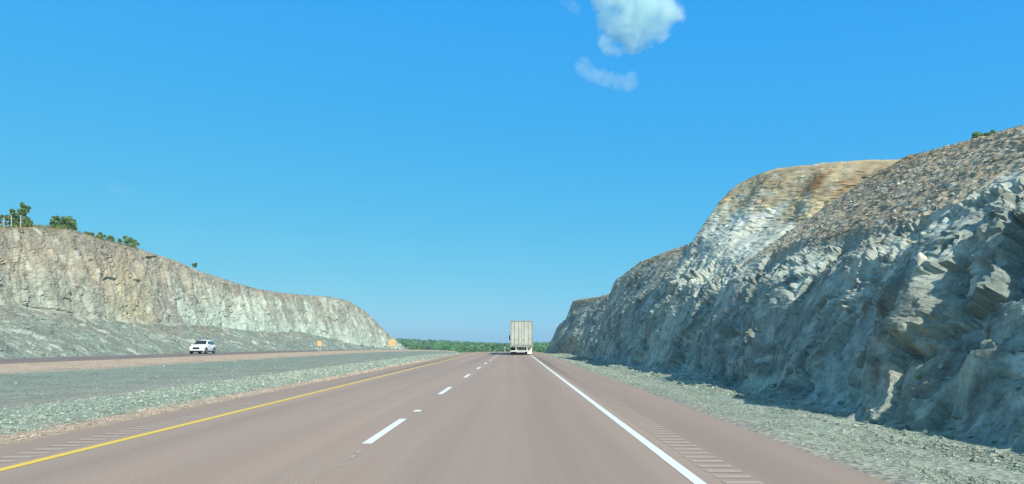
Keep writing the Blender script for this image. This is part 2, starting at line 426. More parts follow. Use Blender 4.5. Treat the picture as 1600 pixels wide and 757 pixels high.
# ------------------------------------------------------------------ rock cuts
def interp_profiles(stations, ys):
    sy = np.array([s[0] for s in stations]); pr = np.array([s[1] for s in stations], float)   # (k, n, 2)
    j = np.clip(np.searchsorted(sy, ys) - 1, 0, len(sy) - 2)
    t = np.clip((ys - sy[j]) / (sy[j + 1] - sy[j]), 0, 1); t = 0.35 * t + 0.65 * t * t * (3 - 2 * t)
    return pr[j] + (pr[j + 1] - pr[j]) * t[:, None, None]
def resample(pr, tt):
    """Catmull-Rom through the control points of every profile at parameters tt"""
    n = pr.shape[1]; i = np.clip(np.floor(tt).astype(int), 0, n - 2); f = (tt - i)[None, :, None]
    p1, p2 = pr[:, i], pr[:, i + 1]
    p0 = np.where((i > 0)[None, :, None], pr[:, np.maximum(i - 1, 0)], 2 * p1 - p2)
    p3 = np.where((i < n - 2)[None, :, None], pr[:, np.minimum(i + 2, n - 1)], 2 * p2 - p1)
    m1 = (p2 - p0) * 0.36; m2 = (p3 - p1) * 0.36
    return (2 * f**3 - 3 * f**2 + 1) * p1 + (f**3 - 2 * f**2 + f) * m1 + (-2 * f**3 + 3 * f**2) * p2 + (f**3 - f**2) * m2
def tparams(counts):
    out = []
    for k, c in enumerate(counts): out.append(k + np.arange(c) / c)
    return np.concatenate(out + [np.array([len(counts) - 1e-6])])

# right cut: (distance, eight points of the cross-section from the toe up to the land behind)
RS = [
 (-14, [(6.0,-.40),(8.1,1.8),(9.2,3.6),(10.7,4.5),(12.8,5.8),(14.6,7.0),(18,7.8),(45,8)]),
 (9,   [(5.9,-.40),(7.8,1.8),(8.9,3.6),(10.5,4.5),(12.7,5.9),(14.8,7.2),(18,8.2),(45,9)]),
 (15,  [(6.3,-.35),(7.7,1.8),(8.8,3.6),(10.4,4.5),(12.7,6.1),(15.0,7.7),(18.5,8.6),(45,9.5)]),
 (20,  [(6.5,-.30),(7.6,1.8),(8.7,3.6),(10.3,4.6),(12.8,6.4),(15.4,8.1),(19,9.0),(45,10)]),
 (25,  [(6.5,-.30),(7.6,1.8),(8.7,3.7),(10.1,4.9),(13.0,6.8),(16.0,8.6),(20,9.3),(45,10)]),
 (31,  [(6.5,-.30),(7.6,1.9),(8.8,3.8),(10.3,5.0),(13.3,7.0),(16.5,9.1),(20,9.8),(45,10.2)]),
 (33.5,[(6.5,-.30),(7.6,2.0),(8.9,4.0),(11.8,5.3),(16.8,7.1),(18.9,9.6),(22,10.1),(45,10.4)]),
 (36.5,[(6.5,-.30),(7.6,2.1),(8.9,4.2),(11.0,5.8),(14.4,7.6),(16.0,10.4),(20,10.8),(45,11)]),
 (39.5,[(6.5,-.30),(7.5,2.1),(8.8,4.3),(10.5,6.5),(12.6,8.4),(14.2,10.7),(18,11.3),(45,11.6)]),
 (42.5,[(6.5,-.30),(7.4,2.0),(8.6,4.4),(10.0,7.2),(11.4,9.0),(13.3,10.9),(17,11.9),(45,12)]),
 (45,  [(6.9,-.30),(8.6,2.0),(10.4,4.2),(11.8,5.8),(12.6,6.8),(13.6,7.6),(17,8.1),(45,9)]),
 (52,  [(6.6,-.30),(7.3,2.0),(8.0,3.9),(9.6,5.9),(11.2,7.6),(12.9,8.7),(17,9.2),(45,9.6)]),
 (58,  [(6.5,-.30),(7.0,2.0),(7.6,4.0),(8.8,6.0),(10.2,7.6),(11.7,8.6),(16,9.0),(45,9.5)]),
 (61.5,[(6.6,-.30),(7.0,1.9),(7.5,3.8),(8.2,5.6),(9.1,7.1),(10.3,8.0),(14,8.5),(45,9)]),
 (63.5,[(8.8,-.30),(10.4,1.9),(11.8,3.8),(13.0,5.5),(14.0,6.7),(15.0,7.4),(19,7.9),(45,8.6)]),
 (72,  [(7.8,-.30),(9.1,1.8),(10.4,3.7),(11.7,5.5),(12.9,6.9),(14.2,7.6),(18,8.0),(45,8.8)]),
 (84,  [(7.1,-.30),(8.3,1.8),(9.6,3.7),(10.8,5.5),(11.9,6.9),(13.1,7.6),(17,8.0),(45,8.8)]),
 (97,  [(6.4,-.40),(7.4,1.9),(8.5,3.8),(9.6,5.6),(10.6,7.0),(11.7,7.8),(16,8.1),(45,8.8)]),
 (112, [(5.7,-.45),(6.4,1.9),(7.2,3.9),(8.0,5.8),(8.7,7.3),(9.4,8.1),(14,8.4),(45,9)]),
 (117, [(5.9,-.50),(6.8,1.6),(7.7,3.0),(8.5,4.2),(9.3,5.0),(10.5,5.5),(14,5.8),(45,6)]),
 (140, [(6.0,-.75),(6.6,1.2),(7.3,2.6),(8.0,4.0),(8.6,4.9),(9.3,5.4),(14,5.8),(45,6)]),
 (165, [(6.2,-1.3),(7.0,-.6),(7.8,.1),(8.6,.8),(9.6,1.3),(11,1.6),(15,1.8),(45,2)]),
 (190, [(6.2,-2.6),(7.0,-2.4),(7.8,-2.2),(8.6,-2),(9.6,-1.9),(11,-1.8),(15,-2),(45,-4)]),
]
# skyline of the right cut as (photo x, photo y)
SKY_R = np.array([(840,548),(857,543),(866,520),(876,503),(884,500),(896,468),(938,464),(950,455),(962,438),(1000,410),(1040,394),(1080,380),(1088,368),(1100,350),
                  (1125,315),(1150,290),(1175,277),(1200,268),(1240,257),(1300,250),(1350,247),(1400,244),(1440,240),(1480,230),(1540,214),(1600,198),(1700,172),(2200,50)], float)
def under_sky(V, tab, slack=0.0):
    """keep the crest level with the surveyed skyline"""
    d = np.maximum(V[:, 1], 3.0); px = VX + V[:, 0] / d * F_PX
    lim = EYE + (VY - np.interp(px, tab[:, 0], tab[:, 1]) + slack) / F_PX * d
    return lim
ys = np.concatenate((np.arange(-13, 4, 0.16), np.arange(4, 12, 0.055), ygrid(12, 188, 0.0046, 0.055)))
tt = tparams((44, 56, 56, 44, 64, 60, 40, 20))[:-1]
tt = tt[tt < 7]
pr = resample(interp_profiles(RS, ys), tt)
ny, nt = len(ys), len(tt)
V = np.empty((ny, nt, 3)); V[..., 0] = pr[..., 0]; V[..., 2] = pr[..., 1]; V[..., 1] = ys[:, None]
def grid_normals(V):
    du = np.gradient(V, axis=0); dv = np.gradient(V, axis=1); n = np.cross(du, dv)
    return n / np.maximum(np.linalg.norm(n, axis=-1, keepdims=True), 1e-9)
N = grid_normals(V); N *= np.sign((N[..., 2].mean()) or 1)
T = np.broadcast_to(tt[None, :], (ny, nt)).ravel(); Vf = V.reshape(-1, 3); Nf = N.reshape(-1, 3); Yf = Vf[:, 1]
# coordinates along the beds: the rock splits along steep slanting planes
up = Vf[:, 2] * 1.25
q = np.stack((Yf + 0.30 * up, up * 0.8, Vf[:, 0] * 0.6), 1); q = q + 0.35 * np.stack((fbm(Vf / 1.3, 3, 8), fbm(Vf / 1.3, 3, 9), 0 * Yf), 1)
big, bigc, _ = facets(q / 2.6, 11, 0.9)
mid, midc, midf = facets(q * np.array((1, 1.5, 1.4)) / 0.95 + 7, 12, 1.0)
sml, smlc, smlf = facets(Vf * np.array((1.2, 1, 0.8)) / 0.33 + 3, 13, 1.1)
tny, tnyc, _ = facets(Vf / 0.15 + 3, 14, 1.1)
rough = fbm(Vf / 1.7, 5, 21, 0.6)
swell = fbm(q / 6.0, 3, 33)
face = sstep(0.0, 0.35, T) * (1 - 0.45 * sstep(3.6, 5.0, T))
bump1 = sstep(33.2, 34.6, Yf - 0.3 * (T - 4)) * sstep(46, 43, Yf)                      # the rounded outcrop
talus = sstep(2.7, 3.1, T + 0.12 * np.sin(Yf * 1.7)) * (1 - bump1) * sstep(46, 43, Yf)        # rubble slope above the near face
crest = sstep(4.7, 5.4, T)
blocky = face * (1 - 0.92 * talus) * (1 - 0.35 * sstep(2.0, 2.8, T) * sstep(34, 30, Yf)) * (1 - 0.75 * crest)
far = 1 - 0.62 * sstep(42, 52, Yf)
w1 = fbm(Vf / 2.2, 4, 34, 0.6); w2 = fbm(Vf / 1.6, 4, 44, 0.6)
lean = Yf - 0.08 * up + 0.22 * w1; upw = up + 0.35 * w2
crag = 1 - 2.2 * np.abs(fbm(Vf / np.array((0.8, 0.6, 0.8)), 5, 37, 0.62))
broken = 0.15 + 0.85 * sstep(-0.10, 0.30, fbm(np.stack((lean / 3.0, up / 5.5, Yf * 0 + 9), 1), 4, 38, 0.6))   # shattered zones between clean slabs
slab, slabc, slabf = facets(np.stack((lean / 3.0, upw / 4.6, Vf[:, 0] / 7), 1) + 2, 39, 1.25, 0.35)      # big clean joint faces
slab2, slab2c, _ = facets(np.stack((lean / 1.2, upw / 1.7, Vf[:, 0] / 3), 1) + 5, 40, 1.2, 0.4)
edge = sstep(0.16, 0.03, slabf)
broken = np.clip(broken * 0.85 + 0.5 * edge, 0, 1)
leanf = Yf - 0.08 * up + 0.7 * slab + 0.5 * slab2 + 0.35 * mid + 0.12 * w1      # ribs break off along the joints
# leaning ribs: each face turns towards the road, then steps back again further on: (start, length, depth)
saw = np.zeros(len(Vf))
hmod = 0.75 + 0.9 * fbm(np.stack((lean / 5, up / 4, Yf * 0 + 4), 1), 3, 45)
for a, ln, dp in ((5.5, 2.0, 0.5), (10.9, 2.8, 1.05), (16.3, 2.4, 0.4), (20.4, 2.4, 0.55), (25, 3, 0.6), (29.5, 3, 0.5), (38, 4, 0.5), (68, 6, 0.5), (76, 7, 0.6), (86, 8, 0.7), (98, 8, 0.7)):
    e = (leanf - a) / ln
    saw += dp * np.clip(hmod, 0.55, 1.4) * sstep(-0.1, 1.0, e) * sstep(2.1, 1.0, e)
saw = (saw * sstep(0.1, 1.1, T + 0.5 * slab2) - 0.40 * sstep(46, 42, Yf) - 0.2) * sstep(3.6, 2.7, T)
low = 0.70 + 0.30 * sstep(1.0, 2.3, T + 0.5 * w1)
sm = 1 - 0.55 * bump1 * sstep(2.4, 3.2, T)
disp = ((0.25 * slab + 0.16 * slab2) * sm * far * low + saw + 0.06 * big * low + (0.15 * mid + 0.09 * sml + 0.09 * crag + 0.06 * rough) * low * broken * sm * (0.5 + 0.5 * far)) * blocky + 0.15 * swell * face * (1 - 0.6 * crest) + (0.03 * sml + 0.03 * tny + 0.035 * crag) * np.maximum(talus, 0.3 * face) + 0.03 * tny * blocky * (0.2 + broken)
disp += 0.10 * rough * sstep(0, .2, T) * crest
lim0 = under_sky(Vf, SKY_R)
Vd = Vf + Nf * disp[:, None]
lim = under_sky(Vd, SKY_R)
over = Vd[:, 2] - lim
soft = np.where(over > -0.25, 1, 0)
Vd[:, 2] = np.where(over > 0, lim + 0.05 * fbm(Vf / 0.6, 3, 5), Vd[:, 2])
# colours of the rock: beds, weathering and soil, with some sunlit lift painted in
n1 = fbm(q / 2.2, 5, 41, 0.6); n2 = fbm(Vf / 5.0, 4, 42); n3 = fbm(q / np.array((0.9, 2.2, 0.9)), 5, 43, 0.6)
c = np.tile(np.array((0.30, 0.34, 0.285), np.float32), (len(Vf), 1))
c = mixc(c, (0.47, 0.50, 0.40), sstep(-0.1, 0.55, n1 + 0.35 * (midc - 0.5)))
c = mixc(c, (0.19, 0.235, 0.215), sstep(0.05, 0.6, n3) * 0.8)
c = mixc(c, (0.37, 0.345, 0.26), sstep(0.0, 0.6, n2) * 0.6)
hgt = T + 0.5 * n2
c = mixc(c, (0.58, 0.46, 0.27), bump1 * sstep(3.5, 4.3, hgt) * 0.95)  # ochre and cream outcrop, its colours also lifted lighter to read as sunlit
c = mixc(c, (0.66, 0.67, 0.52), bump1 * sstep(3.0, 3.6, hgt) * sstep(4.4, 3.9, hgt) * sstep(-0.3, 0.2, n3 + n1))
c = mixc(c, (0.44, 0.25, 0.12), bump1 * sstep(4.1, 4.5, hgt) * sstep(0.62, 0.74, midc))
c = mixc(c, (0.52, 0.545, 0.45), sstep(1.5, 2.6, T + 0.7 * n1) * (1 - talus) * sstep(48, 40, Yf) * sstep(4.0, 3.4, T) * 0.5)  # whitish upper face, lightened further in colour to look sunlit
c = mixc(c, np.array((0.37, 0.345, 0.26)), sstep(44, 52, Yf) * sstep(2.3, 3.4, T + 0.5 * n2) * 0.6)
c = mixc(c, np.array((0.44, 0.365, 0.25)), talus * 0.92)
c = mixc(c, (0.36, 0.275, 0.175), talus * sstep(4.0, 5.0, hgt))
c = mixc(c, (0.40, 0.33, 0.21), sstep(4.6, 5.1, T + 0.35 * n2 + 0.6 * sstep(45, 50, Yf)) * (1 - talus) * 0.85)
c = mixc(c, (0.43, 0.35, 0.19), sstep(5.1, 5.6, T + 0.3 * n1))
c = mixc(c, (0.30, 0.31, 0.12), sstep(5.0, 5.5, T + 0.4 * n1) * sstep(34, 26, Yf) * 0.8)
stk = fbm(np.stack((lean / 0.33, up / 3.0, Vf[:, 0] / 2), 1), 4, 77, 0.6)
c *= (1 + 0.42 * np.clip(stk, -0.9, 0.9) * face * (1 - talus))[:, None]
c = mixc(c, (0.46, 0.49, 0.41), sstep(0.42, 0.75, fbm(np.stack((lean / 0.8, up / 2.2, Vf[:, 0] / 2), 1), 5, 78, 0.68)) * face * (1 - talus) * 0.75)
c *= (1 + 0.30 * (slabc - 0.5) + 0.2 * (slab2c - 0.5))[:, None]
c *= (1 + 0.30 * (midc - 0.5) * broken)[:, None] * (1 + 0.34 * (smlc - 0.5) * (0.3 + 0.7 * broken))[:, None] * (0.9 + 0.2 * tnyc)[:, None]
c = mixc(c, (0.50, 0.52, 0.44), (smlc > 0.93) * sstep(0.1, 0.5, T) * 0.7)
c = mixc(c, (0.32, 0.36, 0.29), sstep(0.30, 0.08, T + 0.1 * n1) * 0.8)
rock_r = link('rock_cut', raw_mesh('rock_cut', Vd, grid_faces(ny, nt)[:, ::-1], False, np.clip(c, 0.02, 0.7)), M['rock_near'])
tag(rock_r, kind='structure')

# left cut: toe by the carriageway, rubble bench, steep face, crest
SKY_L = np.array([(-400,340),(0,357),(60,355),(110,360),(160,375),(220,391),(270,406),(310,424),(340,433),(370,443),(400,452),(440,458),(480,462),(515,464),(545,471),(570,486),(585,500),(600,516),(620,533),(640,547),(650,552)], float)
YT = np.array([20, 60, 76, 92, 115, 143, 176, 190, 205, 235, 330]); ZT = np.array([5.6, 5.5, 5.3, 4.3, 4.2, 4.0, 4.3, 3.0, 2.0, 0.5, 0.2])
ys = np.concatenate((np.arange(24, 50, 0.35), ygrid(50, 306, 0.0033, 0.2)))
toe = -44.6 - 0.5 * np.sin(ys / 17.0)
gz = G(np.full_like(ys, -44.6), ys)
zt = np.interp(ys, YT, ZT) + gz + 0.25 * np.sin(ys / 9.0)
xt = toe - (zt - gz) / math.tan(R(25))
# crest found where a 62 degree face from the bench meets the skyline
xc, zc = np.empty_like(ys), np.empty_like(ys)
for i, y in enumerate(ys):
    u = np.linspace(0, 12, 400); X = xt[i] - u * 0.60; Z = zt[i] + u * 1.7
    hit = np.nonzero(Z >= EYE + (VY - np.interp(VX + X / y * F_PX, SKY_L[:, 0], SKY_L[:, 1])) / F_PX * y)[0]
    k = hit[0] if len(hit) else 399
    if len(hit) == 0: k = np.argmin(np.abs(Z - 15.5))
    xc[i], zc[i] = X[k], Z[k]
xc = np.convolve(np.pad(xc, 4, 'edge'), np.ones(9) / 9, 'valid'); zc = np.convolve(np.pad(zc, 4, 'edge'), np.ones(9) / 9, 'valid')
prf = np.zeros((len(ys), 8, 2))
prf[:, 0] = np.stack((toe + 0.3, gz - 0.35), 1); prf[:, 1] = np.stack((toe * 0.5 + xt * 0.5, gz * 0.52 + zt * 0.48), 1); prf[:, 2] = np.stack((xt, zt), 1)
for k, (a, b) in enumerate(((0.30, 0.36), (0.62, 0.72), (1.0, 0.985))): prf[:, 3 + k] = np.stack((xt + (xc - xt) * a, zt + (zc - zt) * b), 1)
prf[:, 6] = np.stack((xc - 6, zc + 0.25), 1); prf[:, 7] = np.stack((xc - 60, zc - 2.0), 1)
tt = tparams((36, 36, 44, 52, 52, 26, 12))[:-1]
pr = resample(prf, tt); ny, nt = len(ys), len(tt)
V = np.empty((ny, nt, 3)); V[..., 0] = pr[..., 0]; V[..., 2] = pr[..., 1]; V[..., 1] = ys[:, None]
N = grid_normals(V); N *= np.sign(N[..., 2].mean())
T = np.broadcast_to(tt[None, :], (ny, nt)).ravel(); Vf = V.reshape(-1, 3); Nf = N.reshape(-1, 3); Yf = Vf[:, 1]
q = np.stack((Yf, Vf[:, 2] * 0.55, Vf[:, 0] * 0.4), 1)
facew = sstep(1.95, 2.3, T) * sstep(5.5, 4.8, T); bench = sstep(2.1, 1.9, T) * sstep(0, 0.15, T)
big, bigc, _ = facets(q / 4.5, 51, 0.8); mid, midc, _ = facets(q / 1.6 + 5, 52, 1.0); sml, smlc, _ = facets(q / 0.6 + 9, 53, 1.1)
flute = fbm(np.stack((Yf / 4.2, Vf[:, 2] / 16, Yf * 0), 1), 4, 61, 0.55)
rough = fbm(Vf / 2.6, 5, 62, 0.6)
disp = (0.34 * big + 0.16 * mid + 0.10 * sml + 0.26 * rough + (0.35 + 0.5 * sstep(95, 140, Yf)) * flute) * facew + (0.12 * sml + 0.30 * rough + 0.35 * fbm(q / 5, 3, 66)) * bench + 0.18 * rough * sstep(5, 5.6, T)
Vd = Vf + Nf * disp[:, None]
lim = under_sky(Vd, SKY_L); over = Vd[:, 2] - lim
Vd[:, 2] = np.where(over > 0, lim + 0.12 * fbm(Vf / 1.1, 3, 5), Vd[:, 2])
hrel = (T - 2) / 3.0
streak = fbm(np.stack((Yf / 5.5 + 0.08 * Vf[:, 2], Vf[:, 2] / 12, Yf * 0 + 3), 1), 5, 71, 0.58)
n2 = fbm(Vf / 9.0, 4, 72); n1 = fbm(q / 3, 5, 73, 0.6)
c = np.tile(np.array((0.32, 0.33, 0.26), np.float32), (len(Vf), 1))
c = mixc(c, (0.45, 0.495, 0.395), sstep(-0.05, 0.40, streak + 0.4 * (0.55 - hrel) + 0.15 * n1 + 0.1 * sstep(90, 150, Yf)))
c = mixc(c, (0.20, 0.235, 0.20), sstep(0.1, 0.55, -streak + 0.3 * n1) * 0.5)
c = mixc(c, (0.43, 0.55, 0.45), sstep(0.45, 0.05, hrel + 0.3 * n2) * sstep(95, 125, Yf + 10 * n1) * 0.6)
oc = np.exp(-((Yf + 0.4 * (Vf[:, 2] - 9) + 3 * n1 - 99) / 6.5) ** 2)
c = mixc(c, (0.43, 0.36, 0.215), oc * 0.85 * facew)
c = mixc(c, (0.25, 0.215, 0.185), np.exp(-((Yf + 2.5 * n1 - 112) / 3.5) ** 2) * 0.75 * facew)
c = mixc(c, (0.385, 0.315, 0.22), sstep(0.30, 0.75, hrel + 0.30 * n2 + 0.2 * n1) * sstep(150, 100, Yf) * 0.75 * facew)
c = mixc(c, (0.49, 0.545, 0.445), sstep(-0.1, 0.35, streak + 0.2 * n1) * sstep(125, 165, Yf) * sstep(0.85, 0.6, hrel + 0.2 * n2) * 0.6)
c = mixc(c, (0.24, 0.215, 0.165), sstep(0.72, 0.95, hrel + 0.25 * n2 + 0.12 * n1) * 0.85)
c = mixc(c, (0.225, 0.185, 0.135), sstep(4.85, 5.25, T + 0.3 * n1))
bc = np.tile(np.array((0.195, 0.235, 0.195), np.float32), (len(Vf), 1))
bst = fbm(np.stack((Yf / 5.0 + 0.9 * Vf[:, 2] / 2.2, Vf[:, 2] / 6, Yf * 0), 1), 5, 75, 0.62)
bc = mixc(bc, (0.35, 0.39, 0.315), sstep(0.18, 0.5, bst + 0.25 * (smlc - 0.5)))
bc = mixc(bc, (0.22, 0.22, 0.178), sstep(1.2, 1.8, T + n2) * 0.8)
c = mixc(c, bc, 0) if False else c + (bc - c) * (sstep(2.12, 1.95, T + 0.12 * n1))[:, None]
c = c + (np.array((0.335, 0.34, 0.27)) - c) * (0.22 * facew)[:, None]
c *= (0.90 + 0.20 * midc)[:, None] * (0.89 + 0.22 * smlc)[:, None]
c = mixc(c, (0.52, 0.53, 0.44), (smlc > 0.95) * 0.6)
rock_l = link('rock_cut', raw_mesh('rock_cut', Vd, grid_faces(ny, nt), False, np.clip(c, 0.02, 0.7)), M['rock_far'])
tag(rock_l, kind='structure')

def bvh_of(o):
    me = o.data; v = np.empty(len(me.vertices) * 3, np.float32); me.vertices.foreach_get('co', v)
    f = np.empty(len(me.loops), np.int32); me.loops.foreach_get('vertex_index', f)
    return BVHTree.FromPolygons(v.reshape(-1, 3).tolist(), f.reshape(-1, 4).tolist())
bvr, bvl = bvh_of(rock_r), bvh_of(rock_l)
def look(px, py):
    """where a sight line of the survey meets the rock"""
    d = Vector(((px - VX) / F_PX, 1, (VY - py) / F_PX)).normalized(); best = None
    for b in (bvr, bvl):
        h = b.ray_cast(Vector((0, 0, EYE)), d)
        if h[0] and (best is None or h[3] < best[3]): best = h
    return best
def drop(bv, x, y):
    h = bv.ray_cast(Vector((x, y, 60)), Vector((0, 0, -1))); return h[0]

# ------------------------------------------------------------------ loose stones
def stone_arrays(P, S, C, seed):
    g = np.random.default_rng(seed)
    base = np.array([(1,0,0),(-1,0,0),(0,1,0),(0,-1,0),(0,0,1),(0,0,-1)], float)
    fc = np.array([(0,2,4),(2,1,4),(1,3,4),(3,0,4),(2,0,5),(1,2,5),(3,1,5),(0,3,5)])
    n = len(P); a = g.uniform(0, 2 * np.pi, n); ca, sa = np.cos(a), np.sin(a)
    B = base[None] * (0.6 + 0.8 * g.random((n, 6, 1))) * (S[:, None, None] * np.stack((g.uniform(.7, 1.3, n), g.uniform(.7, 1.3, n), g.uniform(.45, .8, n)), 1)[:, None])
    B += g.normal(0, 0.16, (n, 6, 3)) * S[:, None, None]
    X = B[..., 0] * ca[:, None] - B[..., 1] * sa[:, None]; Yv = B[..., 0] * sa[:, None] + B[..., 1] * ca[:, None]
    B = np.stack((X, Yv, B[..., 2]), -1) + P[:, None]
    return B.reshape(-1, 3), (fc[None] + 6 * np.arange(n)[:, None, None]).reshape(-1, 3), np.repeat(C, 6, 0)
def scatter(name, x0, x1, ya, yb, n, s0, s1, pal, seed, pw=1.0, dens=None):
    g = np.random.default_rng(seed)
    y = ya * (yb / ya) ** (g.random(n) ** pw); x = g.uniform(x0, x1, n)
    if dens is not None:
        k = g.random(n) < dens(x, y); x, y = x[k], y[k]
    n = len(x)
    s = (s0 * (s1 / s0) ** (g.random(n) ** 1.8)) * np.clip(y / 22, 0.75, 2.0)
    P = np.stack((x, y, G(x, y) + 0.12 * s), 1)
    C = np.array(pal)[g.integers(0, len(pal), n)] * g.uniform(0.75, 1.25, (n, 1))
    v, f, c = stone_arrays(P, s, C, seed)
    return tag(link(name, raw_mesh(name, v, f, False, np.clip(c, 0.03, 0.72)), M['stone']), kind='stuff')
PAL = [(0.245,0.295,0.23),(0.28,0.33,0.26),(0.38,0.43,0.345),(0.225,0.275,0.215),(0.215,0.265,0.21),(0.28,0.295,0.23)]
scatter('median_stones', -13.2, -7.85, 9, 100, 34000, 0.018, 0.06, PAL, 1, 1.0, lambda x, y: np.clip(0.35 + (x + 14) / 5, 0, 1))
scatter('median_stones', -28, -12, 14, 90, 1400, 0.015, 0.05, PAL, 2)
scatter('shoulder_grit', -7.9, -6.7, 8, 60, 4000, 0.012, 0.035, [(0.46,0.36,0.26),(0.52,0.42,0.32),(0.36,0.31,0.24)], 3)
scatter('shoulder_gravel', 3.75, 6.9, 5, 100, 26000, 0.010, 0.032, PAL, 4, 1.1, lambda x, y: np.clip(0.35 + (x - 3.6) / 1.8, 0, 1))
scatter('toe_rubble', 5.7, 7.0, 6, 110, 2500, 0.02, 0.08, PAL, 5, 1.0)
# rubble lying on the rubble slope and face of the right cut, and on the left bench
def on_mesh(name, bv, x0, x1, ya, yb, n, s0, s1, pal, seed, zmax=99, slope=0.35):
    g = np.random.default_rng(seed); P = []
    while len(P) < n:
        x, y = g.uniform(x0, x1), ya * (yb / ya) ** g.random()
        h = bv.ray_cast(Vector((x, y, 60)), Vector((0, 0, -1)))
        if h[0] is None or abs(h[1].z) < slope or h[0].z > zmax:
            n -= 0.2; continue
        P.append(h[0])
    P = np.array([tuple(p) for p in P]); n = len(P)
    s = s0 * (s1 / s0) ** (g.random(n) ** 2); C = np.array(pal)[g.integers(0, len(pal), n)] * g.uniform(0.75, 1.25, (n, 1))
    P[:, 2] += 0.15 * s
    v, f, c = stone_arrays(P, s, C, seed)
    return tag(link(name, raw_mesh(name, v, f, False, np.clip(c, 0.03, 0.72)), M['stone']), kind='stuff')
PALB = [(0.40,0.335,0.235),(0.34,0.275,0.19),(0.44,0.385,0.28),(0.37,0.335,0.25),(0.50,0.46,0.36)]
on_mesh('slope_rubble', bvr, 9.8, 17, 8, 33, 8000, 0.018, 0.07, PALB, 11)
on_mesh('slope_rubble', bvr, 6.6, 13, 7, 60, 4000, 0.02, 0.10, PAL, 12, slope=0.5)
on_mesh('bench_rubble', bvl, -57, -45, 45, 190, 5000, 0.05, 0.20, PAL, 13, zmax=6)

def boulder(loc, s, label, seed, mat):
    g = np.random.default_rng(seed); bm = bmesh.new()
    bmesh.ops.create_icosphere(bm, subdivisions=2, radius=1)
    pl = [(Vector(g.normal(0, 1, 3)).normalized(), g.uniform(0.45, 0.8)) for _ in range(9)]
    for v in bm.verts:
        for n, d in pl:
            e = v.co.dot(n) - d
            if e > 0: v.co -= n * e
        v.co = Vector((v.co.x * s[0], v.co.y * s[1], v.co.z * s[2]))
    me = bpy.data.meshes.new('boulder'); bm.to_mesh(me); bm.free()
    o = link('boulder', me, mat); o.location = loc; o.rotation_euler = (g.uniform(-.3, .3), g.uniform(-.3, .3), g.uniform(0, 6))
    return tag(o, label, 'boulder', 'boulders on the right rock cut')
M['pale_rock'] = plain('pale_boulder', (0.56, 0.55, 0.45), 0.9, 0.15, var=0.25, scale=5)
M['grey_rock'] = plain('grey_boulder', (0.33, 0.36, 0.31), 0.9, 0.15, var=0.3, scale=4)
for k, (px, py, r, lab, mt) in enumerate((
    (1438, 408, 0.13, 'small cream boulder lying alone on the dark upper part of the right rock face', 'pale_rock'),
    (1140, 485, 0.17, 'pale boulder low on the shaded rock below the rounded outcrop', 'pale_rock'),
    (1560, 300, 0.09, 'grey boulder near the right frame edge on top of the steep face', 'grey_rock'))):
    h = look(px, py)
    if h: boulder(h[0] + h[1] * (0.35 * r), (r * 0.8, r, r * 1.1), lab, 80 + k, M[mt])

# ------------------------------------------------------------------ vegetation
def leaf_quads(C, S, g, up=0.3):
    n = len(C); a = g.normal(0, 1, (n, 3)); a /= np.linalg.norm(a, axis=1, keepdims=True)
    b = g.normal(0, 1, (n, 3)); b -= (a * b).sum(1, keepdims=True) * a; b /= np.linalg.norm(b, axis=1, keepdims=True)
    a = a * S[:, None]; b = b * S[:, None] * 0.7
    V = np.stack((C - a, C + b * 0.8, C + a, C - b), 1).reshape(-1, 3)
    return V, np.arange(4 * n).reshape(n, 4)
def make_tree(loc, h, w, label, group, seed, leafm, barkm='bark', trunk=0.28, n=2200, leaf=0.115, lobes=12, lean=0.0, name='tree', cat='tree', bare=0.25, flat=1.0):
    g = np.random.default_rng(seed); root = thing(name, label, cat, loc, 0, group)
    mb = MB(); r0 = 0.022 * h + 0.03; pts = [(0, 0, -0.3)]
    for k in range(1, 6):
        f = k / 5; pts.append((lean * h * f + g.normal(0, .02) * h, g.normal(0, .02) * h, h * 0.82 * f))
    for k in range(5): mb.tube(pts[k], pts[k + 1], r0 * (1 - k * 0.17), r0 * (1 - (k + 1) * 0.17), 7)
    cs, rs = [], []
    for k in range(lobes):
        f = bare + (1 - bare) * (k + 0.5) / lobes; a = g.uniform(0, 6.28)
        rad = w * 0.5 * math.sqrt(max(0.1, 1 - ((f - bare) / (1 - bare) * 1.5 - 0.55) ** 2)) * g.uniform(0.45, 1.0) * flat
        base = Vector((lean * h * f, 0, h * f * 0.86)); p = base + Vector((math.cos(a) * rad * 0.75, math.sin(a) * rad * 0.75, h * 0.06 * g.normal()))
        i = min(4, int(f * 5)); q0 = Vector(pts[max(1, i)])
        mb.tube(q0, p, r0 * 0.32, r0 * 0.10, 5)
        cs.append(p); rs.append(w * g.uniform(0.10, 0.19))
    mb.build('trunk', M[barkm], root)
    idx = g.integers(0, lobes, n); d = g.normal(0, 1, (n, 3)); d /= np.linalg.norm(d, axis=1, keepdims=True)
    rr = np.array(rs)[idx] * g.random(n) ** 0.45
    C = np.array([tuple(c) for c in cs])[idx] + d * rr[:, None] * np.array((1, 1, 0.75))
    C[:, 2] = np.maximum(C[:, 2], 0.1)
    Vq, Fq = leaf_quads(C, leaf * g.uniform(0.6, 1.3, n), g)
    colv = (np.array([0.7 + 0.6 * _x for _x in g.random(lobes)])[idx] * g.uniform(0.75, 1.25, n))[:, None] * np.stack((g.uniform(.85, 1.2, n), np.ones(n), g.uniform(.8, 1.1, n)), 1)
    link('crown', raw_mesh('crown', Vq, Fq, False, np.repeat(colv, 4, 0)), M[leafm], root)
    return root
def crest_spot(px, py, bv, lift=0.0, d=None):
    h = look(px, py)
    return h[0] if h else None
def left_crest(px):
    """a spot on the left crest that shows at photo column px"""
    k = np.argmin(np.abs(VX + xc / ys * F_PX - px)); return float(xc[k]), float(ys[k])
GR = 'trees along the top of the left rock cut'
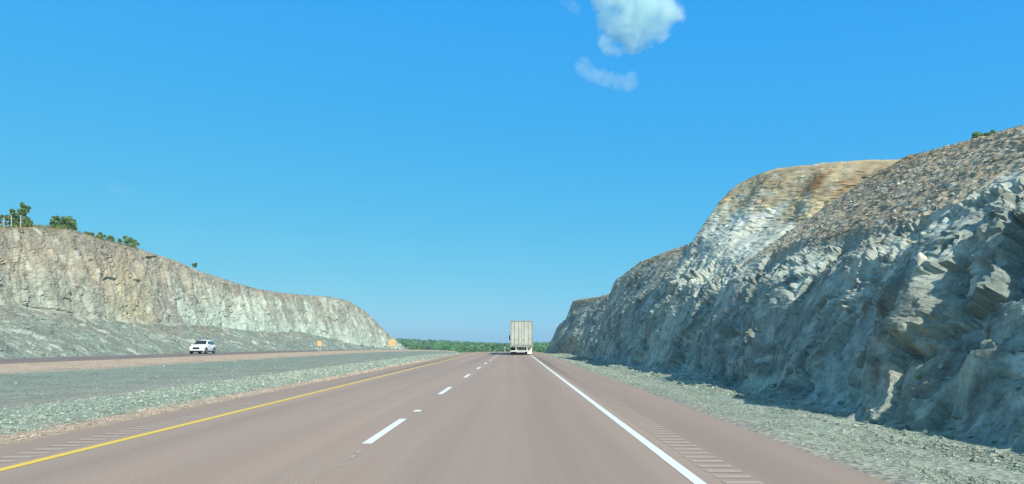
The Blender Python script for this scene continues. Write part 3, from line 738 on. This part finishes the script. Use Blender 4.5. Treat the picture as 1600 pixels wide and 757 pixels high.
def left_tree(px, htpx, wpx, back, **kw):
    x, y = left_crest(px)
    p = drop(bvl, x - back, y * (1 + back / abs(x))) ; sc_ = p.y / F_PX
    return make_tree((p.x, p.y, p.z - 0.05), htpx * sc_, wpx * sc_, seed=int(px * 7 + 3), **kw)
left_tree(38, 40, 26, 3.0, label='tallest dark leafy tree at the far left on top of the rock cut', group=GR, leafm='leaf_dark', n=2600, leaf=0.12, lobes=24, bare=0.15)
left_tree(18, 30, 24, 3.5, label='shorter bushy tree with pale stems left of the tallest tree', group=GR, leafm='leaf_dark', barkm='birch', n=2000, leaf=0.115, lobes=18, bare=0.12)
left_tree(2, 22, 20, 4.0, label='low leafy tree cut by the left frame edge behind the pale posts', group=GR, leafm='leaf_mid', n=1300, leaf=0.115, lobes=9, bare=0.15)
left_tree(104, 31, 34, 3.0, label='broad open crowned tree standing alone right of the pale posts', group=GR, leafm='leaf_dark', n=1900, leaf=0.115, lobes=22, bare=0.25, lean=0.05)
left_tree(86, 29, 22, 3.5, label='thin see-through tree touching the broad open crowned tree', group=GR, leafm='leaf_dark', n=750, leaf=0.15, lobes=9, bare=0.45)
left_tree(193, 22, 20, 3.0, label='small round leafy tree right of the row of crest bushes', group=GR, leafm='leaf_mid', n=1500, leaf=0.115, lobes=15, bare=0.12)
left_tree(209, 22, 22, 3.2, label='small pale green tree at the right end of the crest thicket', group=GR, leafm='leaf_mid', n=1500, leaf=0.115, lobes=15, bare=0.12)
left_tree(302, 15, 13, 2.0, label='tiny lone sapling with thin tufted crown on the sloping left crest', group=GR, leafm='leaf_dark', n=420, leaf=0.14, lobes=6, bare=0.45)
GB = 'bushes along the top of the left rock cut'
for px, hh, ww, lab in ((86, 8, 26, 'low dark bush at the foot of the broad open crowned tree'), (138, 8, 16, 'leftmost low bush of the row between the broad tree and the thicket'),
                        (158, 11, 18, 'yellow green bush in the middle of the row on the left crest'), (173, 14, 16, 'dark taller bush at the right end of the row on the left crest'),
                        (43, 9, 20, 'low scrub bush under the tallest tree beside the pale posts')):
    left_tree(px, hh, ww, 1.6, label=lab, group=GB, leafm='leaf_mid' if px == 158 else 'leaf_dark', n=600, leaf=0.15, lobes=8, bare=0.05, name='bush', cat='bush')
def right_bush(px, py, hp, wp, lab, seed):
    h = None
    for dy in range(0, 14):
        h = look(px, py + dy)
        if h: break
    p = h[0]; s = p.y / F_PX
    return make_tree((p.x + 0.1, p.y + 0.1, p.z - 0.03), hp * s, wp * s, lab, 'bushes on top of the right rock cut', seed, 'leaf_dark', n=500, leaf=0.055, lobes=9, bare=0.1, name='bush', cat='bush')
right_bush(1524, 213, 14, 26, 'open leafy bush on the grassy crest of the right rock cut', 5)
right_bush(1546, 209, 9, 18, 'lower bush just right of the open leafy bush on the right crest', 6)
right_bush(1436, 598, 16, 16, 'yellowing weed growing on the lit rib low on the right face', 8)
# pale posts on the left crest
def post(px, hp, lab):
    x, y = left_crest(px); p = drop(bvl, x - 1.2, y * (1 + 1.2 / abs(x))); h = hp * p.y / F_PX
    root = thing('fence_post', lab, 'post', (p.x, p.y, p.z), 0, 'pale posts on the left crest')
    MB().cyl((0, 0, h / 2 - 0.15), (0, 0, 1), 0.06, h + 0.3, 10, 0.05).build('shaft', M['post'], root)
    MB().box(-0.075, 0.075, -0.075, 0.075, h + 0.004, h + 0.09, 0.02).build('cap', M['white_metal'] if px == 31 else M['post'], root)
post(31, 18, 'white capped post under the tallest tree on the left crest'); post(19, 17, 'middle pale post between two others on the left crest'); post(7, 15, 'pale post nearest the left frame edge on the crest')
# dry grass along the crests
def grass(name, pts, seed, hmin, hmax):
    g = np.random.default_rng(seed); n = len(pts); P = np.array(pts)
    a = g.uniform(0, 6.28, n); h = g.uniform(hmin, hmax, n); w = h * 0.10
    dx, dy = np.cos(a) * w, np.sin(a) * w; tip = np.stack((g.normal(0, .25, n) * h, g.normal(0, .25, n) * h, h), 1)
    V = np.stack((P + np.stack((-dx, -dy, 0 * w), 1), P + np.stack((dx, dy, 0 * w), 1), P + tip), 1).reshape(-1, 3)
    col = np.repeat(g.uniform(0.7, 1.4, (n, 1)) * np.stack((g.uniform(.8, 1.35, n), np.ones(n), g.uniform(.6, 1, n)), 1), 3, 0)
    return tag(link(name, raw_mesh(name, V, np.arange(3 * n).reshape(n, 3), False, col), M['grass']), kind='stuff')
gp = []
g_ = np.random.default_rng(3)
while len(gp) < 3500:
    y = g_.uniform(12, 46); x = g_.uniform(13.2, 22); p = drop(bvr, x, y)
    if p and p.z > 6.9 + 0.05 * (y - 12) and g_.random() < 0.35 + 0.65 * (y < 30): gp.append(tuple(p))
grass('crest_grass', gp, 4, 0.03, 0.11)
gp = []
while len(gp) < 3000:
    y = g_.uniform(70, 110); k = np.argmin(np.abs(ys - y)); x = xc[k] - g_.uniform(-0.3, 5); p = drop(bvl, x, y)
    if p: gp.append(tuple(p))
grass('crest_grass', gp, 5, 0.15, 0.5)

# far forest (one mass) and the trees at its edge that stand apart
def far_forest():
    g = np.random.default_rng(9); VV, FF, CC = [], [], []; nv = 0
    n = 5200
    y = 430 * (1250 / 430) ** g.random(n); x = g.uniform(-0.42, 0.24, n) * y
    hh = g.uniform(7, 10.5, n) * np.where(y > 900, 1.0, 0.9)
    z = G(x, y)
    for i in range(n):
        m = 42 if y[i] < 700 else 26
        s = (0.85 if y[i] < 700 else 1.35); w = hh[i] * g.uniform(0.32, 0.50)
        conif = g.random() < 0.03
        d = g.normal(0, 1, (m, 3)); d /= np.linalg.norm(d, axis=1, keepdims=True)
        t = g.random(m)
        prof = (1.05 - t) if conif else np.sqrt(np.maximum(0.05, 1 - (t * 1.7 - 0.85) ** 2))
        C = np.stack((x[i] + d[:, 0] * w * prof, y[i] + d[:, 1] * w * prof, z[i] + hh[i] * (0.15 + 0.85 * t)), 1)
        Vq, Fq = leaf_quads(C, s * g.uniform(0.6, 1.3, m), g)
        tone = g.uniform(0.6, 1.5); hue = g.random()
        col = np.array((0.75 + 0.55 * hue, 1.0, 0.9)) * tone * (0.5 if conif else 1.0)
        VV.append(Vq); FF.append(Fq + nv); nv += len(Vq); CC.append(np.repeat(col[None] * g.uniform(.75, 1.25, (m, 1)), 4, 0))
    return tag(link('forest', raw_mesh('forest', np.concatenate(VV), np.concatenate(FF), False, np.concatenate(CC)), M['leaf_far']), kind='stuff')
far_forest()
edge = [(742,11,'bark'),(751,13,'birch'),(762,12,'birch'),(771,16,'birch'),(780,17,'bark'),(789,18,'birch'),(796,15,'birch'),(842,9,'bark'),(836,10,'bark')]
edge_lab = ['short dark tree left of the pale stemmed trees beyond the road crest','slim pale stemmed tree leftmost beyond the road crest','second pale stemmed tree from the left beyond the road crest',
            'pale stemmed tree midway between dashes and truck beyond the crest','dark stemmed bushy tree left of the truck beyond the crest','tallest pale stemmed tree just left of the truck',
            'pale stemmed tree partly hidden behind the left side of the truck','low tree right of the truck near the far rock','low tree hugging the right side of the truck']
for k, ((px, hp, bk), lab) in enumerate(zip(edge, edge_lab)):
    d = 400 + 6 * k; x = (px - VX) / F_PX * d; z = float(G(np.array([x]), np.array([d]))[0])
    top = EYE + (VY - 551 + hp) / F_PX * d
    make_tree((x, d, z), top - z, 3.6, lab, 'trees at the edge of the forest beyond the crest', 300 + k, 'leaf_far', bk, n=260, leaf=0.55, lobes=8, bare=0.35)

# ------------------------------------------------------------------ cars
def lerp(a, b, t): return tuple(x + (y - x) * t for x, y in zip(a, b))
def make_car(label, group, paintm, loc, rz):
    """front towards -Y of its own axes"""
    root = thing('car', label, 'car', loc, rz, group)
    # stations: y, bottom, belt, top, half width body, half width top
    ST = [(-2.34,.42,.78,.86,.72,.60),(-2.26,.30,.90,1.00,.86,.72),(-1.95,.26,.98,1.07,.93,.78),(-1.25,.26,1.04,1.13,.95,.82),(-.98,.26,1.06,1.20,.95,.80),
          (-.45,.26,1.08,1.56,.955,.70),(-.15,.26,1.09,1.70,.96,.67),(.6,.26,1.10,1.745,.96,.67),(1.4,.26,1.12,1.73,.95,.66),(1.85,.27,1.14,1.68,.93,.63),(2.15,.32,1.14,1.34,.89,.70),(2.33,.42,1.05,1.12,.80,.66)]
    def ring(s):
        y, zb, zl, zt, w, wt = s
        half = [(w * .90, zb), (w, zb + .16), (w, (zb + zl) / 2 + .1), (w * .985, zl - .04), (w * .955, zl), (wt + .02, zt - .07), (wt - .06, zt - .01), (wt * .45, zt + .025)]
        return [(x, y, z) for x, z in half] + [(-x, y, z) for x, z in half[::-1]]
    body = MB(); body.loft([ring(s) for s in ST]); b = body.build('body', paintm, root, True)
    b.data.set_sharp_from_angle(angle=R(38))
    def side_pt(i, t, sgn, off=0.012):
        a, c = ring(ST[i])[4], ring(ST[i])[5]; p = lerp(a, c, t); return (sgn * (p[0] + off), p[1], p[2] + off * 0.3)
    def at(y, t, sgn, off=0.014):
        for i in range(len(ST) - 1):
            if ST[i][0] <= y <= ST[i + 1][0]:
                f = (y - ST[i][0]) / (ST[i + 1][0] - ST[i][0]); return lerp(side_pt(i, t, sgn, off), side_pt(i + 1, t, sgn, off), f)
    for sgn in (-1, 1):
        for ya, yb, yc, yd in ((-.86, .28, .28, -.40), (.36, 1.25, 1.22, .36), (1.36, 1.92, 1.70, 1.33)):
            ps = [at(ya, .10 if ya > -.8 else .55, sgn), at((ya + yb) / 2, .08, sgn), at(yb, .08, sgn), at(yc, .9, sgn), at((yc + yd) / 2, .92, sgn), at(yd, .88, sgn)]
            MB().poly(ps).build('side_window', M['glass'], root)
    wsm = MB(); rows = [(-1.0, 1.225, .73), (-.72, 1.43, .70), (-.45, 1.60, .655), (-.27, 1.685, .61)]
    for (y0, z0, w0), (y1, z1, w1_) in zip(rows, rows[1:]): wsm.poly([(w0, y0, z0), (w1_, y1, z1), (-w1_, y1, z1), (-w0, y0, z0)])
    wsm.build('windscreen', M['glass'], root)
    MB().poly([(.56, 1.98, 1.63), (.62, 2.20, 1.30), (-.62, 2.20, 1.30), (-.56, 1.98, 1.63)]).build('rear_window', M['glass'], root)
    MB().box(-.42, .42, -2.395, -2.25, .60, .86, .04).build('grille', M['black'], root)
    MB().box(-.80, .80, -2.375, -2.10, .28, .42, .04).build('lower_grille', M['black'], root)
    for sgn in (-1, 1):
        MB().box(*sorted((sgn * .46, sgn * .84)), -2.335, -2.05, .74, .89, .04).build('headlight', M['lamp'], root)
        MB().box(*sorted((sgn * .62, sgn * .76)), -2.36, -2.2, .47, .56, .02).build('fog_light', M['lamp'], root)
        MB().box(*sorted((sgn * .62, sgn * .87)), 2.10, 2.30, .86, 1.06, .04).build('tail_light', M['red_lamp'], root)
        MB().box(*sorted((sgn * .94, sgn * 1.14)), -.86, -.70, 1.08, 1.24, .04).build('mirror', paintm, root)
        MB().box(*sorted((sgn * .90, sgn * .985)), -1.0, 1.0, .20, .36, .02).build('sill', M['black'], root)
        MB().box(*sorted((sgn * .56, sgn * .60)), -.1, 1.7, 1.75, 1.79, .012).build('roof_rail', M['steel'], root)
        for y in (-.35, .72):
            MB().box(*sorted((sgn * .955, sgn * .985)), y + .2, y + .4, .93, .96, .008).build('door_handle', paintm, root)
        for y in (-1.45, 1.42):
            MB().cyl((sgn * .90, y, .40), (1, 0, 0), .45, .14, 28).build('wheel_arch', M['black'], root)
            wh = MB().cyl((sgn * .88, y, .36), (1, 0, 0), .36, .23, 28).build('wheel', M['rubber'], root)
            MB().cyl((sgn * .935, y, .36), (1, 0, 0), .24, .135, 20, .22).build('rim', M['alloy'], wh)
            sp = MB().cyl((sgn * 1.005, y, .36), (1, 0, 0), .06, .012, 12)
            sp.build('hub', M['black'], wh)
    MB().box(-.26, .26, 2.31, 2.36, .62, .76, .01).build('number_plate', M['white_metal'], root)
    return root
def gz_at(x, y): return float(G(np.array([x]), np.array([y]))[0])
make_car('white SUV driving towards the camera on the far left carriageway', 'cars on the left carriageway', M['white_car'], (-40.15, 90.5, gz_at(-40.15, 90.5)), R(4.5))
make_car('distant dark car on the left carriageway before the far forest', 'cars on the left carriageway', M['dark_car'], (-39.3, 318, gz_at(-39.3, 318)), 0)

# ------------------------------------------------------------------ truck
def make_truck(loc):
    root = thing('truck', 'semi truck seen from behind with dirty off white box trailer', 'truck', loc)
    W, Z0, Z1, L = 1.27, 1.02, 3.90, 14.6
    MB().box(-W, W, 0.10, L, Z0, Z1, 0.03).build('cargo_box', M['trailer'], root)
    fr = MB()
    fr.box(-W - .012, -W + .09, 0, .14, Z0 - .12, Z1 + .012, .01).box(W - .09, W + .012, 0, .14, Z0 - .12, Z1 + .012, .01)
    fr.box(-W + .09, W - .09, .002, .14, Z1 - .10, Z1 + .010, .01).box(-W + .09, W - .09, -.01, .14, Z0 - .14, Z0 + .02, .01)
    fr.build('rear_frame', M['frame'], root)
    for s in (-1, 1):
        x0, x1 = sorted((s * .012, s * (W - .095)))
        d = MB().box(x0, x1, .03, .098, Z0 + .03, Z1 - .11, .012)
        door = d.build('rear_door', M['trailer'], root)
        for k, xx in enumerate((.30, .78)):
            rod = MB().cyl((s * xx, .005, (Z0 + Z1) / 2 - .02), (0, 0, 1), .020, Z1 - Z0 - .16, 8)
            for z in (Z0 + .08, Z0 + .95, Z0 + 1.9, Z1 - .16): rod.box(s * xx - .045, s * xx + .045, -.01, .028, z - .03, z + .03)
            rod.build('lock_rod', M['frame'], door)
            MB().box(s * xx - .16 * (k == 0) - .02, s * xx + .16 * (k == 1) + .02, -.035, -.005, Z0 + .72, Z0 + .76, .006).build('handle', M['frame'], door)
        for z in np.linspace(Z0 + .25, Z1 - .3, 5): MB().box(*sorted((s * (W - .17), s * (W - .085))), -.012, .028, z - .04, z + .04).build('hinge', M['frame'], door)
        MB().box(*sorted((s * .92, s * 1.12)), -.035, -.012, Z0 - .10, Z0 - .03, .01).build('tail_light', M['red_lamp'], root)
        MB().box(s * .62 - .05, s * .62 + .05, .05, .16, .52, Z0 - .12, .01).build('guard_post', M['white_metal'], root)
        MB().box(*sorted((s * 1.02, s * 1.24)), 2.0, L - 3, .35, Z0, .02) if False else None
        sk = MB().box(*sorted((s * 1.22, s * 1.255)), 4.6, 10.6, .38, Z0 + .005, .01).build('side_skirt', M['white_metal'], root)
    MB().box(-1.24, 1.02, .02, .15, .38, .52, .02).build('bumper', M['white_metal'], root)
    MB().box(.66, 1.20, .62, .65, .10, .95, .005).build('mud_flap', M['white_metal'], root)
    MB().box(-1.20, -.66, .62, .65, .14, .95, .005).build('mud_flap', M['black'], root)
    MB().box(-.42, .42, .2, L - .5, .80, Z0 + .002, .02).build('chassis', M['black'], root)
    for y in (1.3, 2.55):
        MB().cyl((0, y, .50), (1, 0, 0), .08, 2.0, 12).build('axle', M['black'], root)
        for s in (-1, 1):
            w = MB()
            for xx in (.73, 1.07): w.cyl((s * xx, y, .505), (1, 0, 0), .505, .29, 28)
            wo_ = w.build('wheel', M['rubber'], root)
            MB().cyl((s * 1.18, y, .505), (1, 0, 0), .28, .10, 20).build('rim', M['alloy'], wo_)
    for s in (-1, 1): MB().box(s * .8 - .05, s * .8 + .05, 10.8, 11.0, .05, Z0 + .002, .01).build('landing_leg', M['steel'], root)
    # tractor
    MB().loft([[(-1.15, 15.2, .7), (1.15, 15.2, .7), (1.15, 15.2, 3.3), (-1.15, 15.2, 3.3)], [(-1.2, 15.9, .6), (1.2, 15.9, .6), (1.2, 15.9, 3.55), (-1.2, 15.9, 3.55)],
               [(-1.2, 17.0, .6), (1.2, 17.0, .6), (1.15, 17.0, 3.4), (-1.15, 17.0, 3.4)], [(-1.15, 17.9, .6), (1.15, 17.9, .6), (1.05, 17.6, 2.3), (-1.05, 17.6, 2.3)],
               [(-1.0, 19.6, .6), (1.0, 19.6, .6), (.85, 19.5, 1.8), (-.85, 19.5, 1.8)]]).build('cab', M['white_metal'], root)
    MB().box(-.45, .45, 12.4, 18.6, .62, .95, .02).build('tractor_frame', M['black'], root)
    for y, xs_ in ((12.9, (.73, 1.07)), (14.2, (.73, 1.07)), (18.6, (1.02,))):
        for s in (-1, 1):
            w = MB()
            for xx in xs_: w.cyl((s * xx, y, .505), (1, 0, 0), .505, .29, 28)
            wo_ = w.build('wheel', M['rubber'], root)
            MB().cyl((s * 1.18, y, .505), (1, 0, 0), .28, .10, 20).build('rim', M['alloy'], wo_)
    for s in (-1, 1):
        m = MB().box(*sorted((s * 1.36, s * 1.56)), 17.5, 17.62, 1.75, 2.45, .03)
        m.tube((s * 1.18, 17.5, 2.35), (s * 1.40, 17.55, 2.40), .025).tube((s * 1.18, 17.5, 1.85), (s * 1.40, 17.55, 1.85), .025)
        m.build('mirror', M['black'], root)
        MB().cyl((s * 1.12, 15.05, 2.4), (0, 0, 1), .08, 2.6, 12).build('exhaust_stack', M['steel'], root)
    return root
make_truck((0.72, 80.0, 0.0))

# ------------------------------------------------------------------ orange signs
def sign(px, py, d, w, h, lab):
    x = (px - VX) / F_PX * d; zc_ = EYE + (VY - py) / F_PX * d; z = gz_at(x, d)
    root = thing('road_sign', lab, 'road sign', (x, d, z), 0, 'orange signs beside the left carriageway')
    f = MB().box(-w / 2, w / 2, -.015, .015, zc_ - z - h / 2, zc_ - z + h / 2, .006).build('sign_face', M['sign_orange'], root)
    for s in (-.3, .3): MB().box(s * w - .03, s * w + .03, .017, .075, -.25, zc_ - z + h / 2 - .05, .006).build('post', M['post'], root)
sign(499, 537, 113, 0.66, 0.80, 'orange sign standing before the middle of the left rock face')
sign(612, 536, 181, 1.45, 1.60, 'larger orange sign before the low far end of the left rock')

# ------------------------------------------------------------------ clouds
def make_cloud(label, px, py, dist, blobs, dens, nscale):
    s = dist / F_PX; cx, cz = (px - VX) / F_PX * dist, EYE + (VY - py) / F_PX * dist
    mb = bpy.data.metaballs.new('cloud'); mb.resolution = 6 * s; mb.render_resolution = 6 * s; mb.threshold = 0.25
    for bx, bz, r in blobs:
        e = mb.elements.new(); e.co = (bx * s, 0, -bz * s); e.radius = r * s * 1.35
    o = bpy.data.objects.new('cloud_tmp', mb); COL.objects.link(o)
    dg = bpy.context.evaluated_depsgraph_get(); dg.update()
    me = bpy.data.meshes.new_from_object(o.evaluated_get(dg)); me.name = 'cloud'
    bpy.data.objects.remove(o); bpy.data.metaballs.remove(mb)
    m = bpy.data.materials.new('cloud_vapour'); m.use_nodes = True; t = m.node_tree; t.nodes.clear()
    out = t.nodes.new('ShaderNodeOutputMaterial'); pv = t.nodes.new('ShaderNodeVolumePrincipled')
    pv.inputs['Color'].default_value = (0.87, 1.0, 0.965, 1); pv.inputs['Anisotropy'].default_value = 0.2
    tc = t.nodes.new('ShaderNodeTexCoord')
    def N(scale, det):
        n = t.nodes.new('ShaderNodeTexNoise'); n.inputs['Scale'].default_value = scale; n.inputs['Detail'].default_value = det; n.inputs['Roughness'].default_value = 0.62
        n.inputs['Distortion'].default_value = 0.6
        t.links.new(tc.outputs['Object'], n.inputs['Vector']); return n.outputs[0]
    wn_ = t.nodes.new('ShaderNodeTexNoise'); wn_.inputs['Scale'].default_value = 1.0 / (26 * s); wn_.inputs['Detail'].default_value = 5; wn_.inputs['Roughness'].default_value = 0.6
    t.links.new(tc.outputs['Object'], wn_.inputs['Vector'])
    ws_ = t.nodes.new('ShaderNodeVectorMath'); ws_.operation = 'SUBTRACT'; ws_.inputs[1].default_value = (.5, .5, .5); t.links.new(wn_.outputs['Color'], ws_.inputs[0])
    wm_ = t.nodes.new('ShaderNodeVectorMath'); wm_.operation = 'SCALE'; wm_.inputs['Scale'].default_value = 26 * s; t.links.new(ws_.outputs[0], wm_.inputs[0])
    wa_ = t.nodes.new('ShaderNodeVectorMath'); wa_.operation = 'ADD'; t.links.new(tc.outputs['Object'], wa_.inputs[0]); t.links.new(wm_.outputs[0], wa_.inputs[1])
    # falloff: largest blob influence at the point
    last = None
    for bx, bz, r in blobs:
        vd = t.nodes.new('ShaderNodeVectorMath'); vd.operation = 'DISTANCE'; vd.inputs[1].default_value = (bx * s, 0, -bz * s)
        t.links.new(wa_.outputs[0], vd.inputs[0])
        mr = t.nodes.new('ShaderNodeMapRange'); mr.inputs[1].default_value = r * s * 1.15; mr.inputs[2].default_value = 0.0; mr.inputs[3].default_value = 0; mr.inputs[4].default_value = 1
        t.links.new(vd.outputs['Value'], mr.inputs[0])
        if last is None: last = mr.outputs[0]
        else:
            mx = t.nodes.new('ShaderNodeMath'); mx.operation = 'MAXIMUM'; t.links.new(last, mx.inputs[0]); t.links.new(mr.outputs[0], mx.inputs[1]); last = mx.outputs[0]
    ad = t.nodes.new('ShaderNodeMath'); ad.operation = 'ADD'; t.links.new(last, ad.inputs[0])
    nn = t.nodes.new('ShaderNodeMath'); nn.operation = 'MULTIPLY_ADD'; t.links.new(N(nscale / (100 * s), 5), nn.inputs[0]); nn.inputs[1].default_value = 3.0; nn.inputs[2].default_value = -1.62
    t.links.new(nn.outputs[0], ad.inputs[1])
    mr = t.nodes.new('ShaderNodeMapRange'); mr.inputs[1].default_value = 0.05; mr.inputs[2].default_value = 0.75; mr.inputs[3].default_value = 0; mr.inputs[4].default_value = dens
    t.links.new(ad.outputs[0], mr.inputs[0]); t.links.new(mr.outputs[0], pv.inputs['Density']); t.links.new(pv.outputs[0], out.inputs['Volume'])
    ob = link('cloud', me, m); ob.location = (cx, dist, cz)
    m.cycles.volume_sampling = 'MULTIPLE_IMPORTANCE' if hasattr(m.cycles, 'volume_sampling') else m.cycles.volume_sampling
    return tag(ob, label, 'cloud', 'small clouds in the blue sky')
make_cloud('largest white puffy cloud cut by the top of the frame', 995, 35, 1600,
           [(-42,-40,34),(-18,-30,46),(10,-22,50),(32,-20,40),(50,-16,26),(62,-10,16),(-14,0,42),(8,4,40),(28,0,32),(-4,24,26),(-40,-4,24),(-44,14,20),(-46,28,18),(-40,40,16),(-30,48,12),(-5,-54,44),(22,-48,34)], 0.045, 3.6)
make_cloud('thin white wisp of cloud below the largest cloud', 950, 116, 1600,
           [(-40,-13,15),(-34,-8,16),(-26,-2,15),(-18,2,14),(-10,4,14),(-2,6,14),(6,8,14),(14,11,15),(22,14,15),(30,16,15),(37,11,14),(41,6,11)], 0.018, 4.5)
make_cloud('faint streak of cloud at the top edge left of the largest cloud', 893, 6, 1600, [(-12,-12,13),(-7,-6,12),(-2,-2,12),(3,3,11),(8,8,10)], 0.010, 5.0)
make_cloud('very faint wisp alone high above the left rock cut', 190, 296, 1600, [(-14,-3,11),(-7,-1,12),(0,0,12),(7,2,11),(13,3,10)], 0.006, 5.0)

# ------------------------------------------------------------------ air
hz = MB().box(-1500, 1500, -120, 2200, -25, 26)
hm = bpy.data.materials.new('hazy_air'); hm.use_nodes = True; ht = hm.node_tree; ht.nodes.clear()
ho = ht.nodes.new('ShaderNodeOutputMaterial'); hv = ht.nodes.new('ShaderNodeVolumePrincipled')
hv.inputs['Color'].default_value = (0.80, 0.90, 1.0, 1); hv.inputs['Density'].default_value = 0.00026; hv.inputs['Anisotropy'].default_value = 0.3
ht.links.new(hv.outputs[0], ho.inputs['Volume'])
tag(hz.build('haze', hm), kind='stuff')
